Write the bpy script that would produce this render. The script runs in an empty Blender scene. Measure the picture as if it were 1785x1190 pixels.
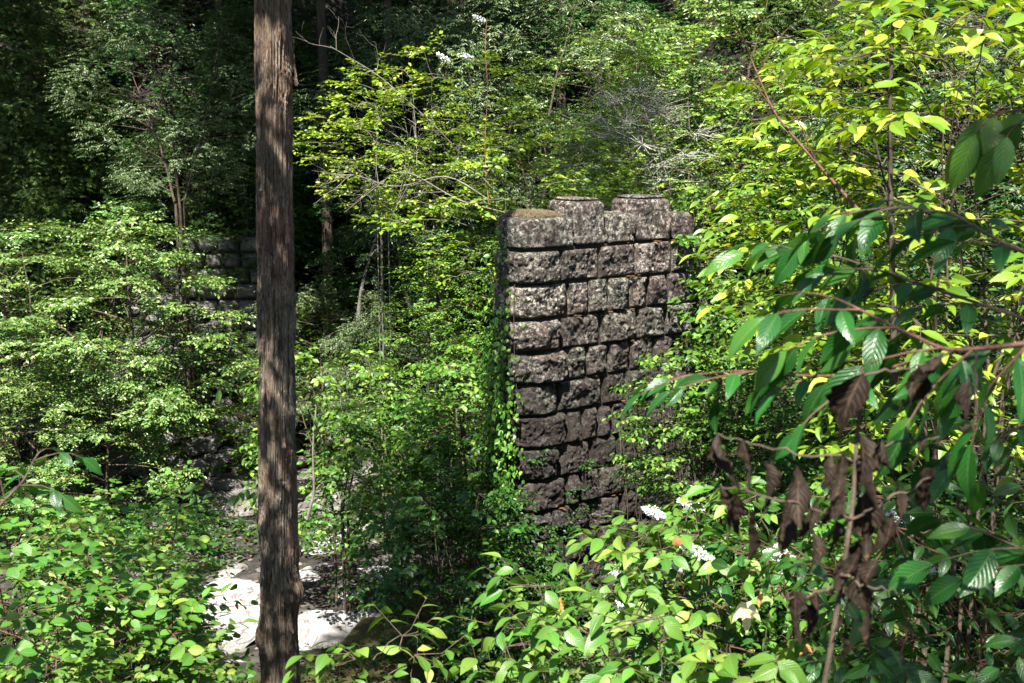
import bpy, bmesh, math, random
import numpy as np
from mathutils import Vector, Matrix
R = math.radians
random.seed(7)
rng = np.random.default_rng(11)
SC = bpy.context.scene
COL = SC.collection

# ------------------------------------------------------------------ camera
CZ = 6.2                      # eye height above the river
F = 40.0                      # lens, mm
FPX = 1785 * F / 36.0
PITCH = math.atan((595 - 229) / FPX)
cam_d = bpy.data.cameras.new('camera')
cam = bpy.data.objects.new('camera', cam_d)
COL.objects.link(cam)
cam.location = (0, 0, CZ)
cam.rotation_euler = (math.pi / 2 - PITCH, 0, 0)
cam_d.lens = F
cam_d.sensor_width = 36
cam_d.clip_start = 0.05
cam_d.clip_end = 1000
cam_d.dof.use_dof = True
cam_d.dof.focus_distance = 12.5
cam_d.dof.aperture_fstop = 6.3
SC.camera = cam

# ------------------------------------------------------------------ light
SUN_EL = R(57)
SUN_H = np.array([-0.208, -0.978])          # horizontal direction towards the sun
SUN_DIR = Vector((SUN_H[0] * math.cos(SUN_EL), SUN_H[1] * math.cos(SUN_EL), math.sin(SUN_EL)))
world = bpy.data.worlds.new('World')
SC.world = world
world.use_nodes = True
wn = world.node_tree
bg = wn.nodes['Background']
sky = wn.nodes.new('ShaderNodeTexSky')
sky.sky_type = 'NISHITA'
sky.sun_disc = False
sky.sun_elevation = SUN_EL
sky.sun_rotation = math.atan2(SUN_H[0], SUN_H[1])
wn.links.new(sky.outputs[0], bg.inputs[0])
bg.inputs[1].default_value = 0.05
sl = bpy.data.lights.new('sun', 'SUN')
sl.energy = 5.0
sl.angle = R(0.5)
sl.color = (1.0, 0.955, 0.88)
sun = bpy.data.objects.new('sun', sl)
COL.objects.link(sun)
sun.rotation_euler = SUN_DIR.to_track_quat('Z', 'Y').to_euler()
SC.view_settings.view_transform = 'Standard'
SC.view_settings.look = 'None'
SC.view_settings.gamma = 1
SC.view_settings.exposure = 2.0
SC.cycles.max_bounces = 5
SC.cycles.diffuse_bounces = 1
SC.cycles.transmission_bounces = 3

# ------------------------------------------------------------------ helpers
def ray(px, py):
    c = np.array([(px - 892.5) / FPX, -(py - 595) / FPX, -1.0])
    s, k = math.sin(PITCH), math.cos(PITCH)
    # camera looks along +y, pitched down
    return np.array([c[0], -c[2] * k + c[1] * s, c[2] * s + c[1] * k])

def at(px, py, y):
    r = ray(px, py)
    return np.array([0, 0, CZ]) + r * (y / r[1])

def proj(p):
    s, k = math.sin(PITCH), math.cos(PITCH)
    x, y, z = p[0], p[1], p[2] - CZ
    dep = y * k - z * s
    up = y * s + z * k
    return 892.5 + FPX * x / dep, 595 - FPX * up / dep

def hash3(ix, iy, iz, seed):
    h = (ix * 374761393 + iy * 668265263 + iz * 2147483647 + seed * 1274126177) & 0xFFFFFFFF
    h = ((h ^ (h >> 13)) * 1274126177) & 0xFFFFFFFF
    h = ((h ^ (h >> 16)) * 2246822519) & 0xFFFFFFFF
    return ((h ^ (h >> 15)) & 0xFFFFFF) / float(0xFFFFFF)

def noise(p, seed=0):
    p = np.asarray(p, float)
    i = np.floor(p).astype(np.int64)
    f = p - i
    f = f * f * (3 - 2 * f)
    r = 0
    for dx in (0, 1):
        for dy in (0, 1):
            for dz in (0, 1):
                w = (f[..., 0] if dx else 1 - f[..., 0]) * (f[..., 1] if dy else 1 - f[..., 1]) * (f[..., 2] if dz else 1 - f[..., 2])
                r = r + w * hash3(i[..., 0] + dx, i[..., 1] + dy, i[..., 2] + dz, seed)
    return r * 2 - 1

def fbm(p, oct=4, seed=0):
    p = np.asarray(p, float)
    r, a = 0, 1.0
    for o in range(oct):
        r = r + a * noise(p * 2 ** o, seed + o)
        a *= 0.5
    return r / 1.9

class Buf:
    """collects vertices and faces and links them as one mesh object"""
    def __init__(s):
        s.v, s.f, s.uv, s.n = [], [], [], 0
    def add(s, v, faces, uv=None):
        v = np.asarray(v, float).reshape(-1, 3)
        for f in faces:                      # list of int arrays (n,k)
            f = np.asarray(f)
            if len(f): s.f.append(f + s.n)
        s.v.append(v)
        s.uv.append(np.zeros((len(v), 2)) if uv is None else np.asarray(uv, float))
        s.n += len(v)
    def mesh(s, name, mat, smooth=False):
        me = bpy.data.meshes.new(name)
        v = np.concatenate(s.v) if s.v else np.zeros((0, 3))
        me.vertices.add(len(v))
        me.vertices.foreach_set('co', v.astype(np.float32).ravel())
        tot = np.concatenate([np.full(len(f), f.shape[1]) for f in s.f])
        li = np.concatenate([f.ravel() for f in s.f])
        st = np.concatenate([[0], np.cumsum(tot)[:-1]])
        me.loops.add(len(li))
        me.loops.foreach_set('vertex_index', li.astype(np.int32))
        me.polygons.add(len(tot))
        me.polygons.foreach_set('loop_start', st.astype(np.int32))
        me.polygons.foreach_set('loop_total', tot.astype(np.int32))
        me.polygons.foreach_set('use_smooth', np.full(len(tot), smooth))
        uvl = me.uv_layers.new(name='uv')
        uv = np.concatenate(s.uv)[li]
        uvl.data.foreach_set('uv', uv.astype(np.float32).ravel())
        me.update(calc_edges=True)
        me.materials.append(mat)
        return me

def link(name, me, parent=None, loc=None):
    o = bpy.data.objects.new(name, me)
    COL.objects.link(o)
    if parent: o.parent = parent
    if loc is not None: o.location = loc
    return o

def tag(o, label=None, cat=None, group=None, kind=None):
    if label: o['label'] = label
    if cat: o['category'] = cat
    if group: o['group'] = group
    if kind: o['kind'] = kind
    return o

def tube(buf, pts, rad, sides=5):
    pts = np.asarray(pts, float)
    n = len(pts)
    rad = np.broadcast_to(np.asarray(rad, float), (n,))
    t = np.gradient(pts, axis=0)
    t /= np.linalg.norm(t, axis=1)[:, None] + 1e-9
    ref = np.where(np.abs(t[:, 2:3]) > 0.9, np.array([[1.0, 0, 0]]), np.array([[0, 0, 1.0]]))
    a = np.cross(t, ref); a /= np.linalg.norm(a, axis=1)[:, None] + 1e-9
    b = np.cross(t, a)
    th = np.arange(sides) * 2 * math.pi / sides
    v = pts[:, None] + rad[:, None, None] * (np.cos(th)[None, :, None] * a[:, None] + np.sin(th)[None, :, None] * b[:, None])
    i = np.arange(n - 1)[:, None] * sides
    j = np.arange(sides)[None]
    j2 = (j + 1) % sides
    q = np.stack([i + j, i + j2, i + sides + j2, i + sides + j], -1).reshape(-1, 4)
    buf.add(v, [q])

# leaf templates: (verts in side/along/normal, list of face arrays, uv)
def T_rhomb(w=.27, dr=-.08):
    return (np.array([(0, 0, 0), (w, .42, .07), (0, 1, dr), (-w, .42, .07)]), [np.array([(0, 1, 2), (0, 2, 3)])], None)

def T_hex(w=.24, dr=-.14):
    v = np.array([(0, 0, 0), (w * .8, .25, .05), (w, .55, .05), (0, 1, dr), (-w, .55, .05), (-w * .8, .25, .05), (0, .42, .0)])
    return (v, [np.array([(0, 1, 6), (6, 2, 3), (6, 3, 4), (0, 6, 5)]), np.array([(6, 1, 2), (6, 4, 5)])], None)

def T_frond():
    v, f = [], []
    def spike(x0, y0, x1, y1, w):
        d = np.array([x1 - x0, y1 - y0], float); n = np.array([-d[1], d[0]]); n /= np.linalg.norm(n)
        k = len(v)
        m = np.array([x0, y0]) + d * .4
        v.extend([(x0, y0, 0), (m[0] + n[0] * w, m[1] + n[1] * w, .03), (x1, y1, -.06), (m[0] - n[0] * w, m[1] - n[1] * w, .03)])
        f.append((k, k + 1, k + 2, k + 3))
    spike(0, 0, 0, 1, .05)
    for s in (-1, 1):
        for y, l in ((.15, .42), (.38, .38), (.62, .26)):
            spike(0, y, s * l * .8, y + l * .75, .055)
    return (np.array(v), [np.array(f)], None)

def T_maple():
    v, f = [(0, 0, 0)], []
    angs = [-100, -52, 0, 52, 100]
    ln = [.5, .8, 1, .8, .5]
    for i, (a, l) in enumerate(zip(angs, ln)):
        a0 = R(a - 17); a1 = R(a); a2 = R(a + 17)
        k = len(v)
        c = np.array([0, .18])
        for aa, ll, z in ((a0, l * .42, .03), (a1, l, -.1), (a2, l * .42, .03)):
            v.append((math.sin(aa) * ll * .8, .18 + math.cos(aa) * ll * .8, z))
        f.append((0, k, k + 1, k + 2))
    return (np.array(v), [np.array(f)], None)

def T_near(w=.2, droop=.25, fold=.12, na=7, nc=4, peak=.42, tip=1.5, wave=.0):
    """a leaf as a curved blade with a midrib fold, uv for its veins"""
    v, uv = [], []
    for i in range(na + 1):
        t = i / na
        prof = (t / peak) ** .75 * math.exp(1 - 1) if t < peak else (max(0, 1 - ((t - peak) / (1 - peak)) ** tip))
        if t < peak: prof = math.sin(t / peak * math.pi / 2) ** .8
        for j in range(nc + 1):
            s = j / nc * 2 - 1
            x = s * w * max(prof, 0.01)
            z = abs(s) * fold * prof * w * 4 * .5 - droop * t * t + wave * math.sin(t * 11) * abs(s) * prof
            v.append((x, t * (1 - .25 * droop * t), z)); uv.append((s * .5 + .5, t))
    f = [(i * (nc + 1) + j, i * (nc + 1) + j + 1, (i + 1) * (nc + 1) + j + 1, (i + 1) * (nc + 1) + j) for i in range(na) for j in range(nc)]
    return (np.array(v), [np.array(f)], np.array(uv))

def add_leaves(buf, tmpl, P, D, N, S):
    """P base, D direction, N normal, S size: arrays"""
    P, D, N = (np.asarray(a, float) for a in (P, D, N))
    if not len(P): return
    D = D / (np.linalg.norm(D, axis=1)[:, None] + 1e-9)
    X = np.cross(D, N); X /= np.linalg.norm(X, axis=1)[:, None] + 1e-9
    Z = np.cross(X, D)
    v, faces, uv = tmpl
    k = len(v)
    S = np.broadcast_to(S, (len(P),))
    W = P[:, None] + S[:, None, None] * (v[None, :, 0:1] * X[:, None] + v[None, :, 1:2] * D[:, None] + v[None, :, 2:3] * Z[:, None])
    off = (np.arange(len(P)) * k)
    fs = [(f[None] + off[:, None, None]).reshape(-1, f.shape[1]) for f in faces]
    buf.add(W.reshape(-1, 3), fs, None if uv is None else np.tile(uv, (len(P), 1)))

# ------------------------------------------------------------------ materials
def newmat(name):
    m = bpy.data.materials.new(name); m.use_nodes = True
    nt = m.node_tree
    for n in list(nt.nodes): nt.nodes.remove(n)
    out = nt.nodes.new('ShaderNodeOutputMaterial')
    return m, nt, out

class NT:
    def __init__(s, nt): s.nt = nt
    def n(s, t, **k):
        x = s.nt.nodes.new(t)
        for a, b in k.items(): setattr(x, a, b)
        return x
    def l(s, a, b): s.nt.links.new(a, b)
    def noise(s, scale, detail=4, rough=.6, vec=None, dist=0):
        x = s.n('ShaderNodeTexNoise'); x.inputs['Scale'].default_value = scale
        x.inputs['Detail'].default_value = detail; x.inputs['Roughness'].default_value = rough
        x.inputs['Distortion'].default_value = dist
        if vec is not None: s.l(vec, x.inputs['Vector'])
        return x.outputs['Fac']
    def ramp(s, fac, stops):
        x = s.n('ShaderNodeValToRGB'); e = x.color_ramp.elements
        while len(e) < len(stops): e.new(.5)
        for i, (p, c) in enumerate(stops):
            e[i].position = p; e[i].color = (*c, 1) if len(c) == 3 else c
        s.l(fac, x.inputs['Fac']); return x.outputs['Color']
    def mix(s, fac, a, b, mode='MIX'):
        x = s.n('ShaderNodeMix', data_type='RGBA', blend_type=mode)
        for sock, val in ((x.inputs['Factor'], fac), (x.inputs['A'], a), (x.inputs['B'], b)):
            if isinstance(val, (int, float)): sock.default_value = val
            elif isinstance(val, tuple): sock.default_value = (*val, 1)
            else: s.l(val, sock)
        return x.outputs['Result']
    def math(s, op, a, b=0.0, clamp=False):
        x = s.n('ShaderNodeMath', operation=op, use_clamp=clamp)
        for sock, val in ((x.inputs[0], a), (x.inputs[1], b)):
            if isinstance(val, (int, float)): sock.default_value = val
            else: s.l(val, sock)
        return x.outputs[0]
    def bump(s, h, strength=.5, dist=.02):
        x = s.n('ShaderNodeBump'); x.inputs['Strength'].default_value = strength
        x.inputs['Distance'].default_value = dist; s.l(h, x.inputs['Height']); return x.outputs['Normal']

def leafmat(name, ca, cb, cc=None, trans=.38, rough=.42, spec=.5, near=False, tcol=None, dots=0):
    """leaf: colour differs from leaf to leaf, light passes through it"""
    m, nt, out = newmat(name); g = NT(nt)
    geo = g.n('ShaderNodeNewGeometry')
    isl = geo.outputs['Random Per Island']
    stops = [(0, ca), (.75, cb), (1, cc or cb)]
    col = g.ramp(isl, stops)
    oi = g.n('ShaderNodeObjectInfo')
    hsv = g.n('ShaderNodeHueSaturation')
    g.l(col, hsv.inputs['Color'])
    g.l(g.math('MULTIPLY_ADD', oi.outputs['Random'], .03), hsv.inputs['Hue'])
    hv = g.math('ADD', g.math('MULTIPLY', oi.outputs['Random'], .03), .485)
    g.l(hv, hsv.inputs['Hue'])
    g.l(g.math('ADD', g.math('MULTIPLY', g.math('FRACT', g.math('MULTIPLY', isl, 37.7)), .5), .78), hsv.inputs['Value'])
    col = hsv.outputs['Color']
    b = g.n('ShaderNodeBsdfPrincipled')
    normal = None
    if near:
        uv = g.n('ShaderNodeUVMap')
        sp = g.n('ShaderNodeSeparateXYZ'); g.l(uv.outputs[0], sp.inputs[0])
        ax = g.math('ABSOLUTE', g.math('SUBTRACT', sp.outputs[0], .5))
        rib = g.math('SUBTRACT', 1, g.math('MULTIPLY', ax, 22), clamp=True)
        ph = g.math('SUBTRACT', g.math('MULTIPLY', sp.outputs[1], 58), g.math('MULTIPLY', ax, 36))
        vein = g.math('POWER', g.math('MULTIPLY_ADD', g.math('SINE', ph), .5), 1)
        vein = g.math('ADD', g.math('MULTIPLY', g.math('SINE', ph), .5), .5)
        vein = g.math('POWER', vein, 5)
        tot = g.math('MAXIMUM', rib, g.math('MULTIPLY', vein, .45))
        col = g.mix(g.math('MULTIPLY', tot, .35), col, (.20, .34, .10) if not name.startswith('dry') else (.18, .12, .075))
        tc = g.n('ShaderNodeTexCoord')
        nz = g.noise(30, 3, .6, tc.outputs['Object'])
        blot = g.ramp(nz, [(.30, (0, 0, 0)), (.36, (1, 1, 1))])
        col = g.mix(blot, g.mix(.6, col, (.10, .06, .02)), col)
        normal = g.bump(g.math('SUBTRACT', 1, tot), .35, .004)
        g.l(normal, b.inputs['Normal'])
    g.l(col, b.inputs['Base Color'])
    b.inputs['Roughness'].default_value = rough
    b.inputs['Specular IOR Level'].default_value = spec
    t = g.n('ShaderNodeBsdfTranslucent')
    if tcol is None: tcol = (1.4, 1.4, .35)
    g.l(g.mix(1.0, col, tuple(tcol), 'MULTIPLY'), t.inputs['Color'])
    if normal is not None: g.l(normal, t.inputs['Normal'])
    mx = g.n('ShaderNodeMixShader'); mx.inputs[0].default_value = trans
    g.l(b.outputs[0], mx.inputs[1]); g.l(t.outputs[0], mx.inputs[2])
    g.l(mx.outputs[0], out.inputs['Surface'])
    return m

def simple(name, stops, scale=6, rough=.9, bump=.5, bscale=30, stretch=None, dist=.02, spec=.3):
    m, nt, out = newmat(name); g = NT(nt)
    tc = g.n('ShaderNodeTexCoord'); vec = tc.outputs['Object']
    if stretch:
        mp = g.n('ShaderNodeMapping'); mp.inputs['Scale'].default_value = stretch
        g.l(vec, mp.inputs['Vector']); vec = mp.outputs[0]
    col = g.ramp(g.noise(scale, 6, .65, vec), stops)
    b = g.n('ShaderNodeBsdfPrincipled')
    g.l(col, b.inputs['Base Color']); b.inputs['Roughness'].default_value = rough
    b.inputs['Specular IOR Level'].default_value = spec
    g.l(g.bump(g.noise(bscale, 6, .7, vec), bump, dist), b.inputs['Normal'])
    g.l(b.outputs[0], out.inputs['Surface'])
    return m

M = {}
M['pale'] = leafmat('pale_leaf', (.035, .088, .014), (.10, .185, .036), (.27, .33, .11), trans=.18, rough=.38, spec=.5)
M['dark'] = leafmat('evergreen_leaf', (.008, .028, .006), (.025, .065, .013), (.08, .13, .03), trans=.10, rough=.42, spec=.3)
M['mid'] = leafmat('green_leaf', (.010, .040, .005), (.028, .085, .010), (.07, .14, .018), trans=.22, rough=.42, spec=.3)
M['fresh'] = leafmat('bright_green_leaf', (.025, .08, .008), (.075, .17, .018), (.18, .27, .04), trans=.25, rough=.42, spec=.35)
M['yellow'] = leafmat('fresh_leaf', (.06, .14, .010), (.17, .27, .022), (.33, .38, .05), trans=.32, rough=.38, spec=.4)
M['conifer'] = leafmat('conifer_leaf', (.012, .038, .006), (.04, .085, .013), (.12, .17, .03), trans=.10, rough=.5, spec=.25)
M['under'] = leafmat('undergrowth_leaf', (.006, .022, .003), (.022, .06, .007), (.09, .13, .02), trans=.15, rough=.5, spec=.25)
M['grey'] = leafmat('silvery_leaf', (.03, .06, .018), (.085, .135, .045), (.22, .27, .13), trans=.12, rough=.42, spec=.4)
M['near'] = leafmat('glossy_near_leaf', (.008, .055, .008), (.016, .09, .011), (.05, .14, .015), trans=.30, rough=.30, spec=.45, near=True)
M['nearlit'] = leafmat('sunlit_near_leaf', (.038, .12, .014), (.09, .20, .024), (.21, .28, .05), trans=.30, rough=.38, spec=.4, near=True)  # lighter near-leaf colour, with sunlight put into it
M['dry'] = leafmat('dry_leaf', (.004, .003, .002), (.013, .009, .006), (.11, .075, .045), trans=.05, rough=.65, spec=.15, near=True, tcol=(1.3, .9, .5))
M['orange'] = leafmat('withered_leaf', (.35, .13, .04), (.5, .26, .1), (.6, .4, .2), trans=.3, rough=.6, near=True, tcol=(1.3, 1, .6))
M['paleyellow'] = leafmat('pale_yellow_leaf', (.5, .42, .2), (.62, .55, .3), trans=.3, rough=.6, near=True, tcol=(1.2, 1, .6))
M['twig'] = simple('twig_bark', [(.3, (.035, .025, .018)), (.7, (.11, .08, .055))], 20)
M['redtwig'] = simple('red_twig_bark', [(.3, (.05, .022, .015)), (.7, (.15, .07, .045))], 20, rough=.5)
M['palebark'] = simple('pale_bark', [(.3, (.07, .06, .045)), (.7, (.22, .20, .17))], 10)
M['silverbark'] = simple('silver_bark', [(.3, (.22, .20, .17)), (.7, (.45, .42, .38))], 10)
M['litter'] = leafmat('fallen_leaf', (.03, .018, .008), (.08, .045, .02), (.16, .10, .04), trans=.05, rough=.8, spec=.1)
M['trunkbark'] = simple('dark_trunk_bark', [(.3, (.03, .022, .016)), (.7, (.09, .07, .05))], 5, stretch=(4, 4, .8))
M['flower'] = simple('white_petals', [(.3, (.72, .74, .66)), (.7, (.85, .86, .8))], 50, rough=.6, bump=.1)

def stone_mat(name):
    m, nt, out = newmat(name); g = NT(nt)
    tc = g.n('ShaderNodeTexCoord'); v = tc.outputs['Object']
    def loc(x, y, z, s=(1, 1, 1)):
        mp = g.n('ShaderNodeMapping'); mp.inputs['Location'].default_value = (x, y, z); mp.inputs['Scale'].default_value = s
        g.l(v, mp.inputs['Vector']); return mp.outputs[0]
    v2, v3 = loc(7, 3, 9), loc(2, 8, 1)
    base = g.ramp(g.noise(5, 9, .75, v), [(.30, (.022, .017, .016)), (.5, (.090, .072, .066)), (.70, (.22, .19, .175))])
    base = g.mix(g.ramp(g.noise(2.4, 4, .6, v3), [(.50, (0, 0, 0)), (.64, (1, 1, 1))]), base, g.mix(.5, base, (.15, .075, .065)))
    # pale lichen in speckles and crusts
    l1 = g.ramp(g.noise(26, 6, .8, v2, .3), [(.49, (0, 0, 0)), (.56, (1, 1, 1))])
    zone = g.ramp(g.noise(3.2, 5, .6, v3), [(.36, (.15, .15, .15)), (.62, (1, 1, 1))])
    base = g.mix(g.math('MULTIPLY', g.math('MULTIPLY', l1, zone), .85), base, (.62, .61, .56))
    l2 = g.ramp(g.noise(5.5, 8, .75, v2, .5), [(.585, (0, 0, 0)), (.64, (1, 1, 1))])
    base = g.mix(g.math('MULTIPLY', l2, .8), base, g.ramp(g.noise(40, 3, .7, v3), [(.4, (.36, .36, .30)), (.6, (.66, .65, .54))]))
    # black pits and crust
    d = g.ramp(g.noise(17, 8, .8, v3), [(.46, (1, 1, 1)), (.52, (0, 0, 0))])
    base = g.mix(g.math('MULTIPLY', d, .9), base, (.016, .013, .012))
    # run-off stains, plus shade on the lower courses painted into the colour
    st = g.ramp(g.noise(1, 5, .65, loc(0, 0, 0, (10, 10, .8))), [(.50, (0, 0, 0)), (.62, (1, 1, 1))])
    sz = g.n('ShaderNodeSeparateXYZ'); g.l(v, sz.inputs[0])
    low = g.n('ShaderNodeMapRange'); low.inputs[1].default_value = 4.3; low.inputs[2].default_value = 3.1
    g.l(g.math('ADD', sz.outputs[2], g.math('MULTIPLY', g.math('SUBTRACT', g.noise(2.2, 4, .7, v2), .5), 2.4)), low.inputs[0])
    stain_shade = g.math('MAXIMUM', g.math('MULTIPLY', st, .55), g.math('MULTIPLY', low.outputs[0], .93))
    base = g.mix(stain_shade, base, g.mix(.8, base, (.018, .014, .013)))
    geo = g.n('ShaderNodeNewGeometry')
    base = g.mix(1.0, base, g.ramp(geo.outputs['Random Per Island'], [(0, (.62, .58, .55)), (.25, (1.15, 1.06, .98)), (.5, (1.0, 1.02, .96)), (.75, (.8, .82, .70)), (1, (1.5, 1.47, 1.32))]), 'MULTIPLY')
    ms = g.ramp(g.noise(6.5, 6, .7, v2), [(.62, (0, 0, 0)), (.70, (1, 1, 1))])
    base = g.mix(g.math('MULTIPLY', ms, .6), base, (.055, .06, .018))
    b = g.n('ShaderNodeBsdfPrincipled'); g.l(base, b.inputs['Base Color']); b.inputs['Roughness'].default_value = .85
    b.inputs['Specular IOR Level'].default_value = .3
    h = g.math('ADD', g.noise(30, 8, .8, v), g.math('MULTIPLY', g.noise(110, 4, .7, v), .4))
    g.l(g.bump(h, 1.0, .05), b.inputs['Normal'])
    g.l(b.outputs[0], out.inputs['Surface'])
    return m
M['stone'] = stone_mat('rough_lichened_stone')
M['wallstone'] = simple('old_wall_stone', [(.3, (.04, .038, .033)), (.55, (.13, .12, .11)), (.75, (.30, .29, .27))], 4, bscale=15, dist=.04)
M['mortar'] = simple('dark_joint', [(.3, (.012, .01, .008)), (.7, (.05, .04, .03))], 12)
M['moss'] = simple('rusty_moss', [(.3, (.06, .028, .010)), (.55, (.13, .065, .02)), (.75, (.07, .07, .02))], 14, bscale=120, bump=1)
M['drymoss'] = simple('dry_moss', [(.3, (.13, .10, .06)), (.55, (.27, .21, .13)), (.75, (.16, .16, .07))], 14, bscale=120, bump=1)
M['soil'] = simple('forest_soil', [(.3, (.005, .0045, .003)), (.5, (.014, .010, .007)), (.7, (.04, .03, .02))], 2.5, bscale=20, bump=1, dist=.05)

M['bed'] = simple('river_bed_gravel', [(.35, (.015, .013, .010)), (.5, (.035, .031, .025)), (.7, (.11, .10, .088))], 3, bscale=18, bump=1, dist=.05)

def rock_mat():
    m, nt, out = newmat('pale_granite'); g = NT(nt)
    tc = g.n('ShaderNodeTexCoord'); v = tc.outputs['Object']
    c = g.ramp(g.noise(2.0, 7, .65, v), [(.3, (.16, .155, .15)), (.5, (.33, .32, .31)), (.7, (.43, .42, .405))])
    sp = g.ramp(g.noise(110, 3, .8, v), [(.36, (.55, .53, .52)), (.5, (1, 1, 1))])
    c = g.mix(1.0, c, sp, 'MULTIPLY')
    cr = g.ramp(g.noise(1.6, 4, .5, v, 1.2), [(.48, (1, 1, 1)), (.5, (.25, .2, .17)), (.52, (1, 1, 1))])
    c = g.mix(.85, c, cr, 'MULTIPLY')
    st = g.ramp(g.noise(.9, 5, .6, v), [(.52, (0, 0, 0)), (.62, (1, 1, 1))])
    c = g.mix(g.math('MULTIPLY', st, .5), c, (.12, .10, .085))
    b = g.n('ShaderNodeBsdfPrincipled'); g.l(c, b.inputs['Base Color']); b.inputs['Roughness'].default_value = .8
    g.l(g.bump(g.noise(16, 8, .7, v), .6, .03), b.inputs['Normal'])
    g.l(b.outputs[0], out.inputs['Surface']); return m
M['rock'] = rock_mat()

def bark_mat():
    m, nt, out = newmat('cypress_bark'); g = NT(nt)
    tc = g.n('ShaderNodeTexCoord'); v = tc.outputs['Object']
    def mp(s, l=(0, 0, 0)):
        x = g.n('ShaderNodeMapping'); x.inputs['Scale'].default_value = s; x.inputs['Location'].default_value = l; g.l(v, x.inputs['Vector']); return x.outputs[0]
    f1 = g.noise(34, 6, .7, mp((1, 1, .22)), 1.6)
    f2 = g.noise(110, 5, .7, mp((1, 1, .28), (2, 5, 1)), 1.0)
    f = g.math('ADD', g.math('MULTIPLY', f1, .6), g.math('MULTIPLY', f2, .4))
    base = g.ramp(f, [(.40, (.018, .014, .010)), (.47, (.11, .085, .062)), (.55, (.24, .20, .155)), (.64, (.42, .37, .31))])
    red = g.ramp(g.noise(3.0, 5, .6, mp((1, 1, .35), (0, 3, 0))), [(.46, (0, 0, 0)), (.62, (1, 1, 1))])
    sz = g.n('ShaderNodeSeparateXYZ'); g.l(v, sz.inputs[0])
    hi = g.n('ShaderNodeMapRange'); hi.inputs[1].default_value = 2.6; hi.inputs[2].default_value = 4.6; g.l(sz.outputs[2], hi.inputs[0])
    red = g.math('MAXIMUM', red, g.math('MULTIPLY', hi.outputs[0], .6))
    base = g.mix(g.math('MULTIPLY', red, .6), base, g.mix(.55, base, (.20, .075, .04)))
    al = g.ramp(g.noise(7, 6, .7, mp((1, 1, .3), (3, 1, 4))), [(.50, (0, 0, 0)), (.60, (1, 1, 1))])
    base = g.mix(g.math('MULTIPLY', al, .5), base, g.mix(.5, base, (.12, .14, .09)))
    b = g.n('ShaderNodeBsdfPrincipled'); g.l(base, b.inputs['Base Color']); b.inputs['Roughness'].default_value = .9
    b.inputs['Specular IOR Level'].default_value = .25
    g.l(g.bump(f, 1.0, .03), b.inputs['Normal'])
    g.l(b.outputs[0], out.inputs['Surface']); return m
M['bark'] = bark_mat()

def water_mat():
    m, nt, out = newmat('shallow_water'); g = NT(nt)
    b = g.n('ShaderNodeBsdfPrincipled')
    tc = g.n('ShaderNodeTexCoord')
    g.l(g.ramp(g.noise(1.5, 5, .6, tc.outputs['Object']), [(.35, (.04, .04, .018)), (.65, (.10, .09, .04))]), b.inputs['Base Color'])
    b.inputs['Roughness'].default_value = .08; b.inputs['IOR'].default_value = 1.33
    b.inputs['Transmission Weight'].default_value = .35
    g.l(g.bump(g.noise(9, 3, .5, tc.outputs['Object']), .15, .02), b.inputs['Normal'])
    g.l(b.outputs[0], out.inputs['Surface']); return m
M['water'] = water_mat()

# ------------------------------------------------------------------ terrain
def sstep(a, b, x):
    t = np.clip((x - a) / (b - a), 0, 1); return t * t * (3 - 2 * t)

def height(x, y):
    x = np.asarray(x, float); y = np.asarray(y, float)
    # near bank falling to the river, river bed, far slope
    edge = 11.3 + .12 * np.sin(x * .7) + sstep(.3, 3, x) * 1.6        # foot of the near bank
    near = 4.55 + (0.12 - 4.55) * np.clip((y - .6) / (edge - .6), 0, 1) ** 1.05
    near = np.where(y < .6, 4.55 + (.6 - y) * .12, near)
    bank_r = sstep(.6, 4.5, x) * 1.5 * sstep(9, 12.5, y)             # gravel bank round the pier's foot
    near = near + bank_r + sstep(3, 9, x) * 1.2
    f0 = 17.5 + 3.2 * np.exp(-((x + 3.0) / 2.2) ** 2) - sstep(2, 8, x) * 1.5
    far = np.clip(y - f0, 0, None)
    far = far * .62 + np.clip(far - 2, 0, None) * .38
    n = fbm(np.stack([x * .35, y * .35, x * 0], -1), 4, 3) * .35
    bed = sstep(11, 13, y) * (1 - sstep(17, 19, y)) * (1 - sstep(.5, 2, x))
    return near + far + n * (1 - .7 * bed)

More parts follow.
